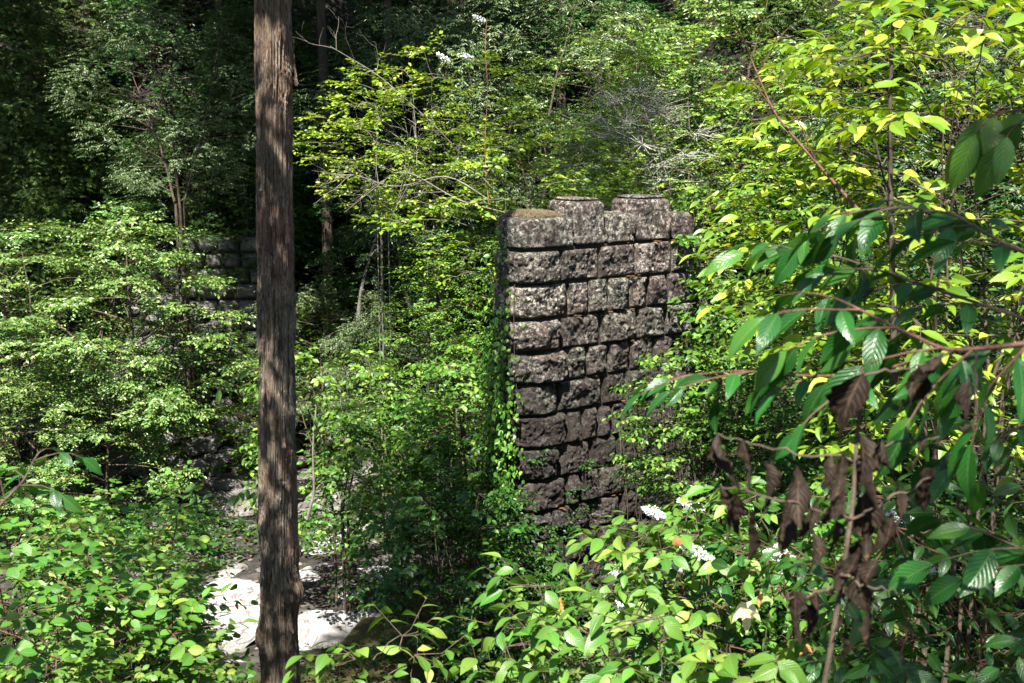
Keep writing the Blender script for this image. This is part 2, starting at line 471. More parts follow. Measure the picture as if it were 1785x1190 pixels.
def build_terrain():
    xs = np.unique(np.concatenate([np.linspace(-60, -14, 24), np.linspace(-14, 14, 141), np.linspace(14, 60, 24)]))
    ys = np.unique(np.concatenate([np.linspace(-30, 0, 24), np.linspace(0, 34, 171), np.linspace(34, 90, 30)]))
    X, Y = np.meshgrid(xs, ys)
    Z = height(X, Y)
    nx = len(xs); ny = len(ys)
    i = np.arange(ny - 1)[:, None] * nx + np.arange(nx - 1)[None]
    q = np.stack([i, i + 1, i + nx + 1, i + nx], -1).reshape(-1, 4)
    b = Buf(); b.add(np.stack([X, Y, Z], -1), [q])
    tag(link('ground', b.mesh('ground', M['soil'], True)), kind='structure')
    xs = np.linspace(-16, 1.4, 120); ys = np.linspace(11.2, 18.2, 60)
    X, Y = np.meshgrid(xs, ys); nx = len(xs)
    sink = sstep(.5, 1.4, X) + (1 - sstep(11.2, 11.9, Y)) + sstep(17.2, 18.2, Y)
    Z = height(X, Y) + .03 - .25 * sink + .05 * fbm(np.stack([X * 2, Y * 2, X * 0], -1), 4, 9)
    i = np.arange(len(ys) - 1)[:, None] * nx + np.arange(nx - 1)[None]
    b = Buf(); b.add(np.stack([X, Y, Z], -1), [np.stack([i, i + 1, i + nx + 1, i + nx], -1).reshape(-1, 4)])
    tag(link('river_bed', b.mesh('river_bed', M['bed'], True)), kind='structure')
    b = Buf()
    b.add([(-3.6, 10.9, .27), (.6, 10.9, .27), (.6, 13.0, .27), (-.9, 14.2, .27), (-1.7, 14.0, .27), (-2.0, 12.6, .27)], [np.array([(0, 1, 2, 3, 4, 5)])])
    tag(link('water', b.mesh('water', M['water'])), kind='structure')
build_terrain()

# ------------------------------------------------------------------ stone pier
UD = np.array([.819, .574]); VD = np.array([-.574, .819])     # plan directions along and into the pier
PX0 = at(933, 400, 12.0)[:2]
ZTOP = at(933, 384, 12.0)[2]
def pier_xy(u, v, z):
    u = u + .026 * (ZTOP - z)
    return np.stack([PX0[0] + u * UD[0] + v * VD[0], PX0[1] + u * UD[1] + v * VD[1], z + 0 * u], -1)

def u_at(px, py):
    lo, hi = -.5, 4
    z = at(933, py, 12.0)[2]
    for _ in range(40):
        m = (lo + hi) / 2
        if proj(pier_xy(np.array(m), np.array(0.), np.array(z)))[0] < px: lo = m
        else: hi = m
    return lo

UR = u_at(1207, 500)
THK = .85
PLAN = np.array([(-.02, .62), (-.20, .27), (-.14, .07), (0, 0), (UR, 0), (UR, THK), (.32, THK), (-.02, .62)])
SEG = np.linalg.norm(np.diff(PLAN, axis=0), axis=1)
ARC = np.concatenate([[0], np.cumsum(SEG)])
S_C1 = ARC[3]

def plan_at(s):
    s = np.clip(s, 0, ARC[-1] - 1e-6)
    k = np.clip(np.searchsorted(ARC, s, 'right') - 1, 0, len(SEG) - 1)
    t = ((s - ARC[k]) / SEG[k])[:, None]
    p = PLAN[k] * (1 - t) + PLAN[k + 1] * t
    d = (PLAN[k + 1] - PLAN[k]) / SEG[k][:, None]
    return p, np.stack([d[:, 1], -d[:, 0]], -1)

def block(buf, s0, s1, z0, z1, seed, step=.02):
    r = random.Random(seed)
    gs = .021 + r.random() * .014; gz = .005 + r.random() * .008
    s0 += gs; s1 -= gs; z0 += gz; z1 -= gz
    ns = max(4, int((s1 - s0) / step)); nz = max(4, int((z1 - z0) / step))
    s = np.linspace(s0, s1, ns + 1); z = np.linspace(z0, z1, nz + 1)
    s = np.concatenate([[s0], s, [s1]]); z = np.concatenate([[z0], z, [z1]])
    S, Zg = np.meshgrid(s, z)
    p, n = plan_at(S.ravel())
    pa, na = plan_at(S.ravel() + .03); pb, nb = plan_at(S.ravel() - .03)
    n = n + na + nb; n /= np.linalg.norm(n, axis=1)[:, None]
    p = p.reshape(S.shape + (2,)); n = n.reshape(S.shape + (2,))
    eS = np.minimum(S - s0, s1 - S); eZ = np.minimum(Zg - z0, z1 - Zg)
    w3 = np.stack([S * 1.0 + seed * 3.1, Zg, S * 0 + seed], -1)
    wob = .5 + .5 * noise(w3 * 9, 5)
    B = .028 + r.random() * .045
    if s0 < S_C1 < s1: B += .022 + .02 * r.random()      # the corner stones stand proud
    ed = (1 - np.exp(-eS / (.005 + .016 * wob))) * (1 - np.exp(-eZ / (.004 + .015 * wob)))
    out = B * ed - .012
    tiltS, tiltZ = (r.random() - .5) * .18, (r.random() - .3) * .20
    out += ed * ((S - (s0 + s1) / 2) * tiltS + (Zg - (z0 + z1) / 2) * tiltZ)
    chunk = noise(w3 * 7, 1)
    out += ed * (np.clip(chunk, -.4, .5) * .042 + np.round(noise(w3 * 5.2, 6) * 3) * .009 + np.abs(noise(w3 * 15, 2)) * -.018 + noise(w3 * 36, 3) * .011 + noise(w3 * 66, 4) * .009)
    out[0, :] = out[-1, :] = -.10; out[:, 0] = out[:, -1] = -.10
    q = p + n * out[..., None]
    V = pier_xy(q[..., 0], q[..., 1], Zg + ed * noise(w3 * 6, 8) * .006)
    nx = S.shape[1]
    i = np.arange(S.shape[0] - 1)[:, None] * nx + np.arange(nx - 1)[None]
    buf.add(V.reshape(-1, 3), [np.stack([i, i + 1, i + nx + 1, i + nx], -1).reshape(-1, 4)])

def prism(buf, plan, z0, z1, seed, cham=.04, step=.02, amp=1.0, top_amp=.006):
    """a rough block over a plan polygon, with a dressed rim and a flat top"""
    plan = np.asarray(plan, float)
    c = plan.mean(0)
    L = np.roll(plan, -1, 0) - plan
    pts, nrm = [], []
    for k in range(len(plan)):
        n = max(2, int(np.linalg.norm(L[k]) / step))
        d = L[k] / np.linalg.norm(L[k])
        for t in np.arange(n) / n:
            pts.append(plan[k] + L[k] * t); nrm.append((d[1], -d[0]))
    pts = np.array(pts); nrm = np.array(nrm); 
    if np.sum((pts - c) * nrm) < 0: nrm = -nrm
    nrm = (nrm + np.roll(nrm, 1, 0) + np.roll(nrm, -1, 0)); nrm /= np.linalg.norm(nrm, axis=1)[:, None]
    m = len(pts)
    g0 = .02
    prof = [(-.05, z0 + .002), (-.01, z0 + .004)] + [(0, z) for z in np.linspace(z0 + g0, z1 - cham, max(4, int((z1 - z0) / step)))] + [(-.004, z1 - cham + .006), (-.006 - cham * .4, z1 - .008), (-.012 - cham * .7, z1)]
    rings = []
    for k, (o, z) in enumerate(prof):
        w3 = np.stack([pts[:, 0] * 1 + seed, pts[:, 1], np.full(m, z)], -1)
        e = min(z - z0, z1 - cham - z)
        ed = 1 - math.exp(-max(e, 0) / .03)
        disp = o + amp * ed * (.004 + np.clip(noise(w3 * 7, 1), -.5, .7) * .025 - np.abs(noise(w3 * 19, 2)) * .018 + noise(w3 * 55, 3) * .006)
        q = pts + nrm * disp[:, None]
        rings.append(pier_xy(q[:, 0], q[:, 1], np.full(m, z)))
    last = pts + nrm * prof[-1][0]
    for t in (.08, .2, .35, .5, .65, .8, .92, 1):
        q = last * (1 - t) + c * t
        w3 = np.stack([q[:, 0] + seed, q[:, 1], np.zeros(m)], -1)
        rings.append(pier_xy(q[:, 0], q[:, 1], z1 + noise(w3 * 11, 6) * top_amp * (1 if t < 1 else 0)))
    V = np.concatenate(rings)
    k = len(rings)
    i = np.arange(k - 1)[:, None] * m; j = np.arange(m)[None]; j2 = (j + 1) % m
    buf.add(V, [np.stack([i + j, i + j2, i + m + j2, i + m + j], -1).reshape(-1, 4)])

def zpy(py): return at(933, py, 12.0)[2]
def zloc(px, py):
    u = u_at(px, 420)
    return at(px, py, 12.0 + u * UD[1])[2]
ROWS = [  # top, bottom in the picture at the near corner, then the joints seen along the front
    (436, 494, [976, 1046, 1108, 1172]),
    (497, 555, [990, 1027, 1060, 1098, 1128, 1162]),
    (558, 613, [976, 1047, 1110, 1160]),
    (616, 669, [986, 1022, 1060, 1098, 1140, 1175]),
    (672, 724, [972, 1050, 1090, 1150]),
    (727, 782, [986, 1015, 1042, 1066, 1112, 1160]),
    (785, 838, [972, 1030, 1074, 1110, 1150]),
    (841, 893, [986, 1012, 1046, 1100, 1160]),
    (896, 945, [962, 1028, 1082, 1140]),
    (948, 996, [985, 1044, 1080, 1130, 1170]),
    (999, 1048, [965, 1020, 1090, 1150]),
    (1051, 1100, [985, 1040, 1100, 1160]),
]
def build_pier():
    root = bpy.data.objects.new('stone_pier', None); COL.objects.link(root)
    tag(root, 'old freestanding bridge pier of rough grey stone blocks, mossy and ivy-edged, at centre', 'bridge pier')
    b = Buf(); mo = Buf()
    sd = 0
    for r_, (t, bt, js) in enumerate(ROWS):
        z1, z0 = zpy(t - 1.5), zpy(bt + 1.5)
        us = [u_at(j, (t + bt) / 2) for j in js]
        us = [u for u in us if u < UR - .12]
        cuts = [0.0] + [S_C1 + u for u in us] + [ARC[4]]
        if r_ % 2: cuts = [0.0, S_C1 - .10 if False else 0.0] + cuts[1:]
        cuts = sorted(set(cuts))
        rest = ARC[4] + np.array([THK * (.45 if r_ % 2 else .6), THK, THK + .5 + .2 * (r_ % 2), THK + 1.15, THK + 1.7])
        cuts += [c for c in rest if c < ARC[-1] - .1] + [ARC[-1]]
        for a, c in zip(cuts[:-1], cuts[1:]):
            sd += 1
            dz0 = random.uniform(-.006, .006)
            block(b, a, c, z0 + dz0, z1 + random.uniform(-.022, .0), sd, .0125 if a < ARC[4] else .035)
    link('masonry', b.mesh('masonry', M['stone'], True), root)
    # rubble core seen as dark joints
    c = Buf()
    pl = PLAN[:-1]; ce = pl.mean(0)
    inn = ce + (pl - ce) * np.array([.965, .88])
    zb, zt = zpy(1120), zpy(434)
    lo = pier_xy(inn[:, 0], inn[:, 1], np.full(7, zb)); hi = pier_xy(inn[:, 0], inn[:, 1], np.full(7, zt))
    j = np.arange(7)
    c.add(np.concatenate([lo, hi]), [np.stack([j, (j + 1) % 7, (j + 1) % 7 + 7, j + 7], -1), np.array([[7, 8, 9, 10, 11, 12, 13]])])
    link('rubble_core', c.mesh('rubble_core', M['mortar']), root)
    # cap stones
    u1, u2, u3, u4, u5 = (u_at(x, 400) for x in (1000, 1056, 1112, 1170, 1207))
    zb = zpy(433)
    g = .034
    caps = [
        ([(-.04, .64), (-.23, .27), (-.16, .05), (0, -.03), (u1 - g, -.03), (u1 - g, THK), (.32, THK)], zpy(381), 'mossy'),
        ([(u1 + g, -.015), (u2 - g, -.015), (u2 - g, .42), (u2 - .09, .50), (u1 + .05, .50), (u1 + g, .42)], zloc(1028, 351), 't'),
        ([(u2 + g, -.01), (u3 - .02 - g, -.01), (u3 - .02 - g, THK), (u2 + g, THK)], zloc(1085, 372), 'l'),
        ([(u3 - .01, -.015), (u4 - g, -.015), (u4 - g, .42), (u4 - .09, .50), (u3 + .04, .50), (u3 - .01, .42)], zloc(1140, 347), 't'),
        ([(u4 + g, -.01), (u5 + .02, -.01), (u5 + .02, THK), (u4 + g, THK)], zloc(1190, 371), 'l'),
    ]
    names = ['rounded corner cap stone with dry moss on top', 'tall brown cap stone beside the mossy corner stone', 'low cap stone between the two tall ones', 'tallest cap stone with a darker top plate', 'low cap stone at the right end']
    for k, ((pl, zt, kd), lb) in enumerate(zip(caps, names)):
        bb = Buf(); prism(bb, pl, zb + .002, zt, 40 + k * 3, cham=.035 if kd != 'mossy' else .025, step=.014, amp=1.0)
        if kd == 't':
            p2 = np.array(pl); c2 = p2.mean(0); p2 = c2 + (p2 - c2) * .8
            prism(bb, p2, zt + .001, zt + .035, 70 + k, cham=.012, step=.04, amp=.2)
        o = link('cap_stone', bb.mesh('cap_stone', M['stone'], True), root); o['label'] = lb
    # filler stones behind the tall caps
    bb = Buf()
    prism(bb, [(u1 + g, .52), (u2 - g, .52), (u2 - g, THK), (u1 + g, THK)], zb, zloc(1028, 375), 91, step=.04)
    prism(bb, [(u3 - .01, .52), (u4 - g, .52), (u4 - g, THK), (u3 - .01, THK)], zb, zloc(1140, 375), 92, step=.04)
    link('backing_stone', bb.mesh('backing_stone', M['stone'], True), root)
    # rusty moss along the ledges
    r = np.random.default_rng(5)
    for (t, bt, js) in ROWS[:11]:
        z = zpy(t - 1)
        n = 6
        cent = r.uniform(.2, UR, 3)
        for _ in range(n):
            u = r.choice(cent) + r.normal(0, .12)
            if u < 0 or u > UR: continue
            s = r.uniform(.006, .018)
            v, f = ico()
            P = pier_xy(np.array(u), np.array(-.012 - r.uniform(0, .018)), np.array(z + r.normal(0, .005)))
            w = v * s * (1 + .3 * noise(v * 3 + _, 2))[:, None] * np.array([2.0, 1.0, .55])
            mo.add(w + P, [f])
    mo_o = tag(link('moss', mo.mesh('moss', M['moss'], True), root), kind='stuff')
    # dry moss cushion on the corner stone
    dm = Buf()
    zt = zpy(381)
    N = 9000
    pts = []
    while len(pts) < N:
        u, v_ = r.uniform(-.15, u1 - .03), r.uniform(.05, .78)
        e = ((u - (u1 - .05) / 2 + .0) / (.5 * u1 + .05)) ** 2 + ((v_ - .36) / .34) ** 2
        if e < 1: pts.append((u, v_, .055 * (1 - e) ** .6 + .004))
    pts = np.array(pts)
    P = pier_xy(pts[:, 0], pts[:, 1], zt + pts[:, 2] * r.uniform(.3, 1, N))
    D = r.normal(0, .8, (N, 3)) + np.array([0, 0, .7])
    add_leaves(dm, T_rhomb(.09), P, D, r.normal(0, 1, (N, 3)), r.uniform(.012, .035, N))
    o = link('moss', dm.mesh('moss_cushion', M['drymoss']), root); o['label'] = 'dry straw-coloured moss cushion'
    # roots hanging down the lower face
    rt = Buf()
    for k in range(16):
        u = r.uniform(1.0, UR - .05); ztp = zpy(r.uniform(700, 790)); zb2 = zpy(r.uniform(900, 1000))
        zz = np.linspace(ztp, zb2, 24)
        uu = u + np.cumsum(r.normal(0, .008, 24)) + np.linspace(0, .12, 24)
        vv = -.07 - .03 * np.sin(np.linspace(0, 3, 24)) + r.normal(0, .004, 24)
        tube(rt, pier_xy(uu, vv, zz), np.linspace(.011, .004, 24), 5)
    link('hanging_root', rt.mesh('hanging_root', M['trunkbark'], True), root)
    return root

_ico = None
def ico(sub=1):
    global _ico
    if _ico is None:
        bm = bmesh.new(); bmesh.ops.create_icosphere(bm, subdivisions=2, radius=1)
        _ico = (np.array([v.co[:] for v in bm.verts]), np.array([[v.index for v in f.verts] for f in bm.faces])); bm.free()
    return _ico
build_pier()

# ------------------------------------------------------------------ plants
def unit(v): return v / (np.linalg.norm(v, axis=-1, keepdims=True) + 1e-9)

def curve(p0, d, L, n, r, droop=0., wig=.12, rise=0.):
    """a bending limb from p0 along d"""
    pts = [np.array(p0, float)]; d = unit(np.array(d, float)); st = L / n
    for i in range(n):
        d = unit(d + r.normal(0, wig, 3) + np.array([0, 0, -droop / n + rise / n]))
        pts.append(pts[-1] + d * st)
    return np.array(pts)

def sample(path, t):
    k = t * (len(path) - 1); i = min(int(k), len(path) - 2); f = k - i
    return path[i] * (1 - f) + path[i + 1] * f, unit(path[i + 1] - path[i])

def spray(L, W, r, p, d, ln, tm, size, step, flat=.35, side=.95, hang=0., sub=True, twr=.0025, twsides=3):
    """a twig with leaves set alternately along it, and small side twigs"""
    path = curve(p, d, ln, 4, r, droop=.25 + hang, wig=.10)
    tube(W, path, np.linspace(twr, twr * .4, len(path)), twsides)
    P, D, N, S = [], [], [], []
    n = max(2, int(ln / step))
    for k in range(n):
        t = (k + .6) / n
        q, dd = sample(path, min(t, .99))
        s = unit(np.cross(dd, [0, 0, 1.0]))
        sg = 1 if k % 2 else -1
        D.append(dd * (1 - side * (1 - t * .6)) + s * sg * side * (1.05 - t * .6) + np.array([0, 0, -hang]) + r.normal(0, .14, 3))
        P.append(q); N.append(np.array([0, 0, 1.0]) + r.normal(0, flat, 3)); S.append(size * r.uniform(.6, 1.15))
    P.append(path[-1]); D.append(dd + np.array([0, 0, -hang])); N.append(np.array([0, 0, 1.0]) + r.normal(0, flat, 3)); S.append(size)
    L.append((np.array(P), np.array(D), np.array(N), np.array(S)))

def grow(seed, H, Rc, cb=.25, stems=1, limbs=28, twigs=9, leaf=.07, tm=None, step=.045, twig=.38, elev=(35, 5), droop=.35,
         flat=.35, hang=0., trunk_r=None, profile='round', spread=.25, sides=6, lean=0., wig=.07, bare=0., twr=.0025, cbare=0., twiglen_var=.5):
    r = np.random.default_rng(seed)
    W, LB, L = Buf(), Buf(), []
    tr = trunk_r or H * .012
    per = max(1, limbs // stems)
    for s in range(stems):
        az = s / stems * 6.283 + r.uniform(0, 1)
        if stems == 1: d0 = np.array([r.normal(0, .04) + lean, r.normal(0, .04), 1])
        else: d0 = np.array([math.cos(az) * spread * r.uniform(.3, 1.6), math.sin(az) * spread * r.uniform(.3, 1.6), 1])
        hh = H * (1 if stems == 1 else r.uniform(.6, 1))
        st = curve((0 if stems == 1 else math.cos(az) * .08, 0 if stems == 1 else math.sin(az) * .08, -.15), d0, hh + .15, 10, r, droop=0 if stems == 1 else spread * .8, wig=wig * .6)
        tube(W, st, np.linspace(tr, tr * .15, len(st)) / (1 if stems == 1 else 1.4), sides)
        for k in range(per):
            f = (k + r.uniform(0, .9)) / per
            t = cb + (1 - cb) * f
            p, dd = sample(st, min(t, .995))
            a = k * 2.4 + r.uniform(-.5, .5)
            pr = {'round': math.sin(min(1, .18 + f * .95) * math.pi) ** .6, 'cone': (1 - f) ** .8 * .95 + .08, 'flat': .6 + .4 * f - .5 * max(0, f - .8) / .2 * .6,
                  'col': .75 - .4 * max(0, f - .6)}[profile]
            ll = Rc * pr * r.uniform(.65, 1.15)
            el = R(elev[1] + (elev[0] - elev[1]) * f + r.normal(0, 8)) 
            el = R(elev[0] * f + elev[1] * (1 - f) + r.normal(0, 7))
            d = np.array([math.cos(a) * math.cos(el), math.sin(a) * math.cos(el), math.sin(el)])
            lp = curve(p, d, ll, 6, r, droop=droop, wig=wig)
            tube(W, lp, np.linspace(max(tr * .35 * (1 - f * .5), .004), .0028, 7), 4)
            if r.random() < bare: continue
            nt = max(2, int(twigs * (.5 + .5 * ll / Rc)))
            for q in range(nt):
                t2 = .22 + .78 * (q + r.random() * .8) / nt
                pp, d2 = sample(lp, min(t2, .99))
                sdv = unit(np.cross(d2, [0, 0, 1.0])) * (1 if q % 2 else -1)
                dt = d2 * r.uniform(.3, 1.0) + sdv * r.uniform(.5, 1.1) + np.array([0, 0, r.normal(.08, .22)])
                if r.random() < cbare:
                    tube(W, curve(pp, dt, twig * 1.2, 4, r, wig=.2), np.linspace(.0035, .0015, 5), 3)
                else:
                    spray(L, W, r, pp, dt, twig * (1 - twiglen_var * r.random()) * (1.15 - .35 * t2), tm, leaf, step, flat=flat, hang=hang, twr=twr)
    P, D, N, S = (np.concatenate([l[i] for l in L]) for i in range(4))
    add_leaves(LB, tm, P, D, N, S)
    z = np.percentile(P[:, 2], 99)
    return W, LB, float(z), len(P)

VAR = {}
DEEP = 6.0        # how far a stem reaches below the foot of its crown mesh, to be set into the ground

def padplant(seed, H, Rc, npad, rp, twigs, lpt, leaf, tm, cb=.2, stems=1, profile='round', tlen=.45, hang=.15, flat=.35, out=.35, thick=.22,
             droop=.35, tr=.05, pstem=6, woodtwigs=5, up=.75, jit=.12, twr=.003, bare=0, wig=.05):
    """a plant whose foliage stands in flattened pads of leafy twigs round its stems"""
    r = np.random.default_rng(seed)
    W, LB = Buf(), Buf()
    st = []
    for s in range(stems):
        if stems == 1:
            p = curve((0, 0, 0), (r.normal(0, wig), r.normal(0, wig), 1), H * .96, 10, r, wig=wig)
        else:
            az = s * 6.283 / stems + r.uniform(0, 1); k = r.uniform(.15, .5) * Rc / H * 1.4
            p = curve((math.cos(az) * .1, math.sin(az) * .1, 0), (math.cos(az) * k, math.sin(az) * k, 1), H * r.uniform(.75, .98), 10, r, wig=.06)
        rr = tr if stems == 1 else tr * r.uniform(.5, .9)
        full = np.concatenate([[p[0] - (p[1] - p[0]) / np.linalg.norm(p[1] - p[0]) * .01 - np.array([0, 0, DEEP])], p])
        tube(W, full, np.concatenate([[rr * 1.25], np.linspace(rr, rr * .18, len(p))]), pstem)
        st.append(p)
    allP, allD, allN, allS = [], [], [], []
    for i in range(npad):
        f = (i + r.uniform(0, 1)) / npad
        z = H * (cb + (1 - cb) * f)
        pr = {'round': math.sin(min(1, .15 + .85 * f) ** 1.3 * math.pi * .93 + .1) ** .7 if f < .97 else .15, 'cone': (1 - f) ** .85 + .06, 'col': .8 - .5 * max(0, f - .6) / .4,
              'dome': math.sqrt(max(.03, 1 - f ** 2.2))}[profile]
        pr = max(.05, float(np.real(pr)))
        a = i * 2.39996 + r.uniform(-.6, .6)
        rad = Rc * pr * r.uniform(.35, 1.08) ** .7
        c = np.array([math.cos(a) * rad, math.sin(a) * rad, z])
        stm = st[r.integers(len(st))] if stems == 1 else min(st, key=lambda q: np.linalg.norm(q[6][:2] - c[:2]) + r.uniform(0, .4))
        zs = z - rad * r.uniform(.15, .6)
        j = int(np.clip(np.searchsorted(stm[:, 2], zs), 0, len(stm) - 1))
        p0 = stm[j]
        c[:2] += stm[j][:2] * (.6 if stems > 1 else 1)
        mid = (p0 + c) / 2 + np.array([0, 0, rad * .10]) + r.normal(0, rad * .05 + .01, 3)
        lw = max(.004, tr * .35 * (rad / Rc + .2))
        tt = np.linspace(0, 1, 7)[:, None]
        tube(W, p0 * (1 - tt) ** 2 + mid * 2 * tt * (1 - tt) + c * tt ** 2 + r.normal(0, .008, (7, 3)), np.linspace(lw, .003, 7), 4)
        o = np.array([math.cos(a), math.sin(a), 0])
        R_ = rp * r.uniform(.65, 1.25)
        if r.random() < bare: n = max(2, twigs // 8)
        else: n = twigs
        ph = r.uniform(0, 6.283, n); q = np.sqrt(r.uniform(0, 1, n)) * R_ * .75
        e = np.stack([np.cos(ph), np.sin(ph), np.zeros(n)], -1)
        B = c + e * q[:, None] + np.array([0, 0, 1.0]) * (r.normal(0, thick * R_, n) - .3 * q ** 2 / R_ * droop * 2)[:, None] + o * (R_ * .2)
        d = unit(e * r.uniform(.5, 1, n)[:, None] + o * .7 + np.stack([r.normal(0, .25, n), r.normal(0, .25, n), r.normal(.12, .25, n)], -1))
        tl = tlen * r.uniform(.5, 1.2, n)
        t = (np.arange(lpt) + .5) / lpt
        P = B[:, None] + d[:, None] * (tl[:, None] * t)[..., None]
        P[..., 2] -= droop * (tl[:, None] * t) ** 2
        sd = unit(np.cross(d, [0, 0, 1.0]))
        sg = np.where(np.arange(lpt) % 2 == 0, 1, -1)[None, :, None]
        spread = (1.0 - .55 * t)[None, :, None]
        D = d[:, None] * (1.15 - spread) + sd[:, None] * sg * spread + np.array([0, 0, -hang]) + r.normal(0, jit, P.shape)
        N = np.array([0, 0, up]) + d[:, None] * out + r.normal(0, flat, P.shape)
        allP.append(P.reshape(-1, 3)); allD.append(D.reshape(-1, 3)); allN.append(N.reshape(-1, 3)); allS.append((leaf * r.uniform(.6, 1.15, P.shape[:2])).ravel())
        for k in range(min(woodtwigs, n)):
            s = np.array([0, .5, 1.0])[:, None]
            tw = np.stack([c, B[k], B[k] + d[k] * tl[k] - np.array([0, 0, droop * tl[k] ** 2])])
            tube(W, tw, [twr * 1.3, twr, twr * .4], 3)
    add_leaves(LB, tm, np.concatenate(allP), np.concatenate(allD), np.concatenate(allN), np.concatenate(allS))
    return W, LB, H, len(np.concatenate(allS))

def variant(name, wood, leafm, nleaf, **k):
    W, LB, top, n = padplant(**k)
    VAR[name] = (W.mesh(name + '_wood', M[wood], True), LB.mesh(name + '_leaves', M[leafm], nleaf), top)
    print('variant', name, n)

# far trees, 18 to 28 m away
variant('maple_a', 'twig', 'pale', False, seed=1, H=4.2, Rc=1.75, npad=36, rp=.50, twigs=46, lpt=9, thick=.09, leaf=.085, tm=T_hex(.25), cb=.1, tlen=.34, hang=.25, droop=.5, tr=.05)
variant('maple_b', 'twig', 'pale', False, seed=2, H=4.0, Rc=2.0, npad=38, rp=.52, twigs=50, lpt=9, thick=.10, leaf=.075, tm=T_rhomb(.26), cb=.08, stems=3, tlen=.32, hang=.15, tr=.05)
variant('evergreen_a', 'trunkbark', 'dark', False, seed=3, H=6, Rc=2.0, npad=70, rp=.5, twigs=30, lpt=9, leaf=.115, tm=T_hex(.18), cb=.12, tlen=.42, hang=.35, droop=.6, flat=.5, tr=.08)
variant('evergreen_b', 'twig', 'grey', False, seed=4, H=5, Rc=2.1, npad=50, rp=.52, twigs=50, lpt=10, leaf=.085, tm=T_rhomb(.16), cb=.1, stems=3, tlen=.36, hang=.5, droop=.7, flat=.6, tr=.06, thick=.3)
variant('conifer_a', 'trunkbark', 'conifer', False, seed=5, H=7.5, Rc=1.9, npad=110, rp=.5, twigs=34, lpt=4, leaf=.17, tm=T_frond(), cb=.03, tlen=.4, hang=.35, droop=.6, flat=.5, tr=.09, profile='cone', thick=.3)
variant('dark_tree', 'trunkbark', 'mid', False, seed=18, H=7, Rc=2.3, npad=70, rp=.6, twigs=34, lpt=9, leaf=.10, tm=T_rhomb(.28), cb=.1, tlen=.42, hang=.2, flat=.5, tr=.1)
# shrubs, 9 to 17 m away
variant('shrub_fine', 'twig', 'mid', False, seed=6, H=2.4, Rc=1.0, npad=46, rp=.28, twigs=26, lpt=8, leaf=.06, tm=T_rhomb(.27), cb=.03, stems=5, tlen=.22, hang=.15, tr=.02, flat=.45, profile='dome')
variant('shrub_broad', 'twig', 'fresh', False, seed=7, H=2.4, Rc=.95, npad=40, rp=.30, twigs=13, lpt=6, leaf=.10, tm=T_hex(.30), cb=.03, stems=4, tlen=.32, hang=.3, tr=.022, profile='dome')
variant('shrub_shade', 'twig', 'mid', False, seed=27, H=2.0, Rc=1.0, npad=40, rp=.30, twigs=16, lpt=6, leaf=.085, tm=T_hex(.32), cb=.03, stems=4, tlen=.32, hang=.3, tr=.022, profile='dome')
variant('shrub_feather', 'twig', 'fresh', False, seed=28, H=2.6, Rc=.75, npad=44, rp=.28, twigs=22, lpt=12, leaf=.05, tm=T_hex(.2), cb=.03, stems=3, tlen=.34, hang=.1, droop=.5, tr=.02, profile='dome', flat=.25)
variant('shrub_yellow', 'palebark', 'yellow', False, seed=8, H=2.6, Rc=1.25, npad=42, rp=.32, twigs=16, lpt=6, leaf=.085, tm=T_hex(.27), cb=.12, stems=5, tlen=.28, hang=.1, tr=.016, profile='round', out=.2, bare=.15, thick=.12)
variant('shrub_grey', 'silverbark', 'grey', False, seed=9, H=2.2, Rc=.8, npad=46, rp=.26, twigs=20, lpt=9, leaf=.045, tm=T_rhomb(.2), cb=.03, stems=6, tlen=.26, hang=-.2, droop=.1, tr=.018, flat=.8, profile='dome', woodtwigs=16, twr=.004)
# near bushes, 4 to 8 m away
variant('bush_big', 'twig', 'yellow', False, seed=10, H=3.0, Rc=1.15, npad=46, rp=.30, twigs=7, lpt=6, leaf=.15, tm=T_near(.20, .22, .1, 5, 2), cb=.05, stems=4, tlen=.38, hang=.2, tr=.018, out=.25, flat=.3, profile='round', thick=.12)
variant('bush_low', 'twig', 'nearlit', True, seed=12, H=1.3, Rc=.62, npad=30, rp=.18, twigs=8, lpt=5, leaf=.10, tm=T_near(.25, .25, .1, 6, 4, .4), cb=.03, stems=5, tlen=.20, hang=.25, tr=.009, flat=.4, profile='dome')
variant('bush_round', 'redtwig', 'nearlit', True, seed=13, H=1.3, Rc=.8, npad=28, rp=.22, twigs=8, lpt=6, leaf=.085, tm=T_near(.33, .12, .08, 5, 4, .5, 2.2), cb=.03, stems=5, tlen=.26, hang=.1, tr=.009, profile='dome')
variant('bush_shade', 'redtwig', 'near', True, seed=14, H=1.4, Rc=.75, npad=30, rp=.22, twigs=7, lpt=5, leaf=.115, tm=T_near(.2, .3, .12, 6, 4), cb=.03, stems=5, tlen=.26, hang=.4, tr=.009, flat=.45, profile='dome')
# tall trees whose crowns stand above the picture
variant('shade_tree', 'trunkbark', 'mid', False, seed=15, H=14, Rc=2.9, npad=60, rp=.9, twigs=30, lpt=8, leaf=.17, tm=T_rhomb(.3), cb=.66, tlen=.7, tr=.14, flat=.5, wig=.004)

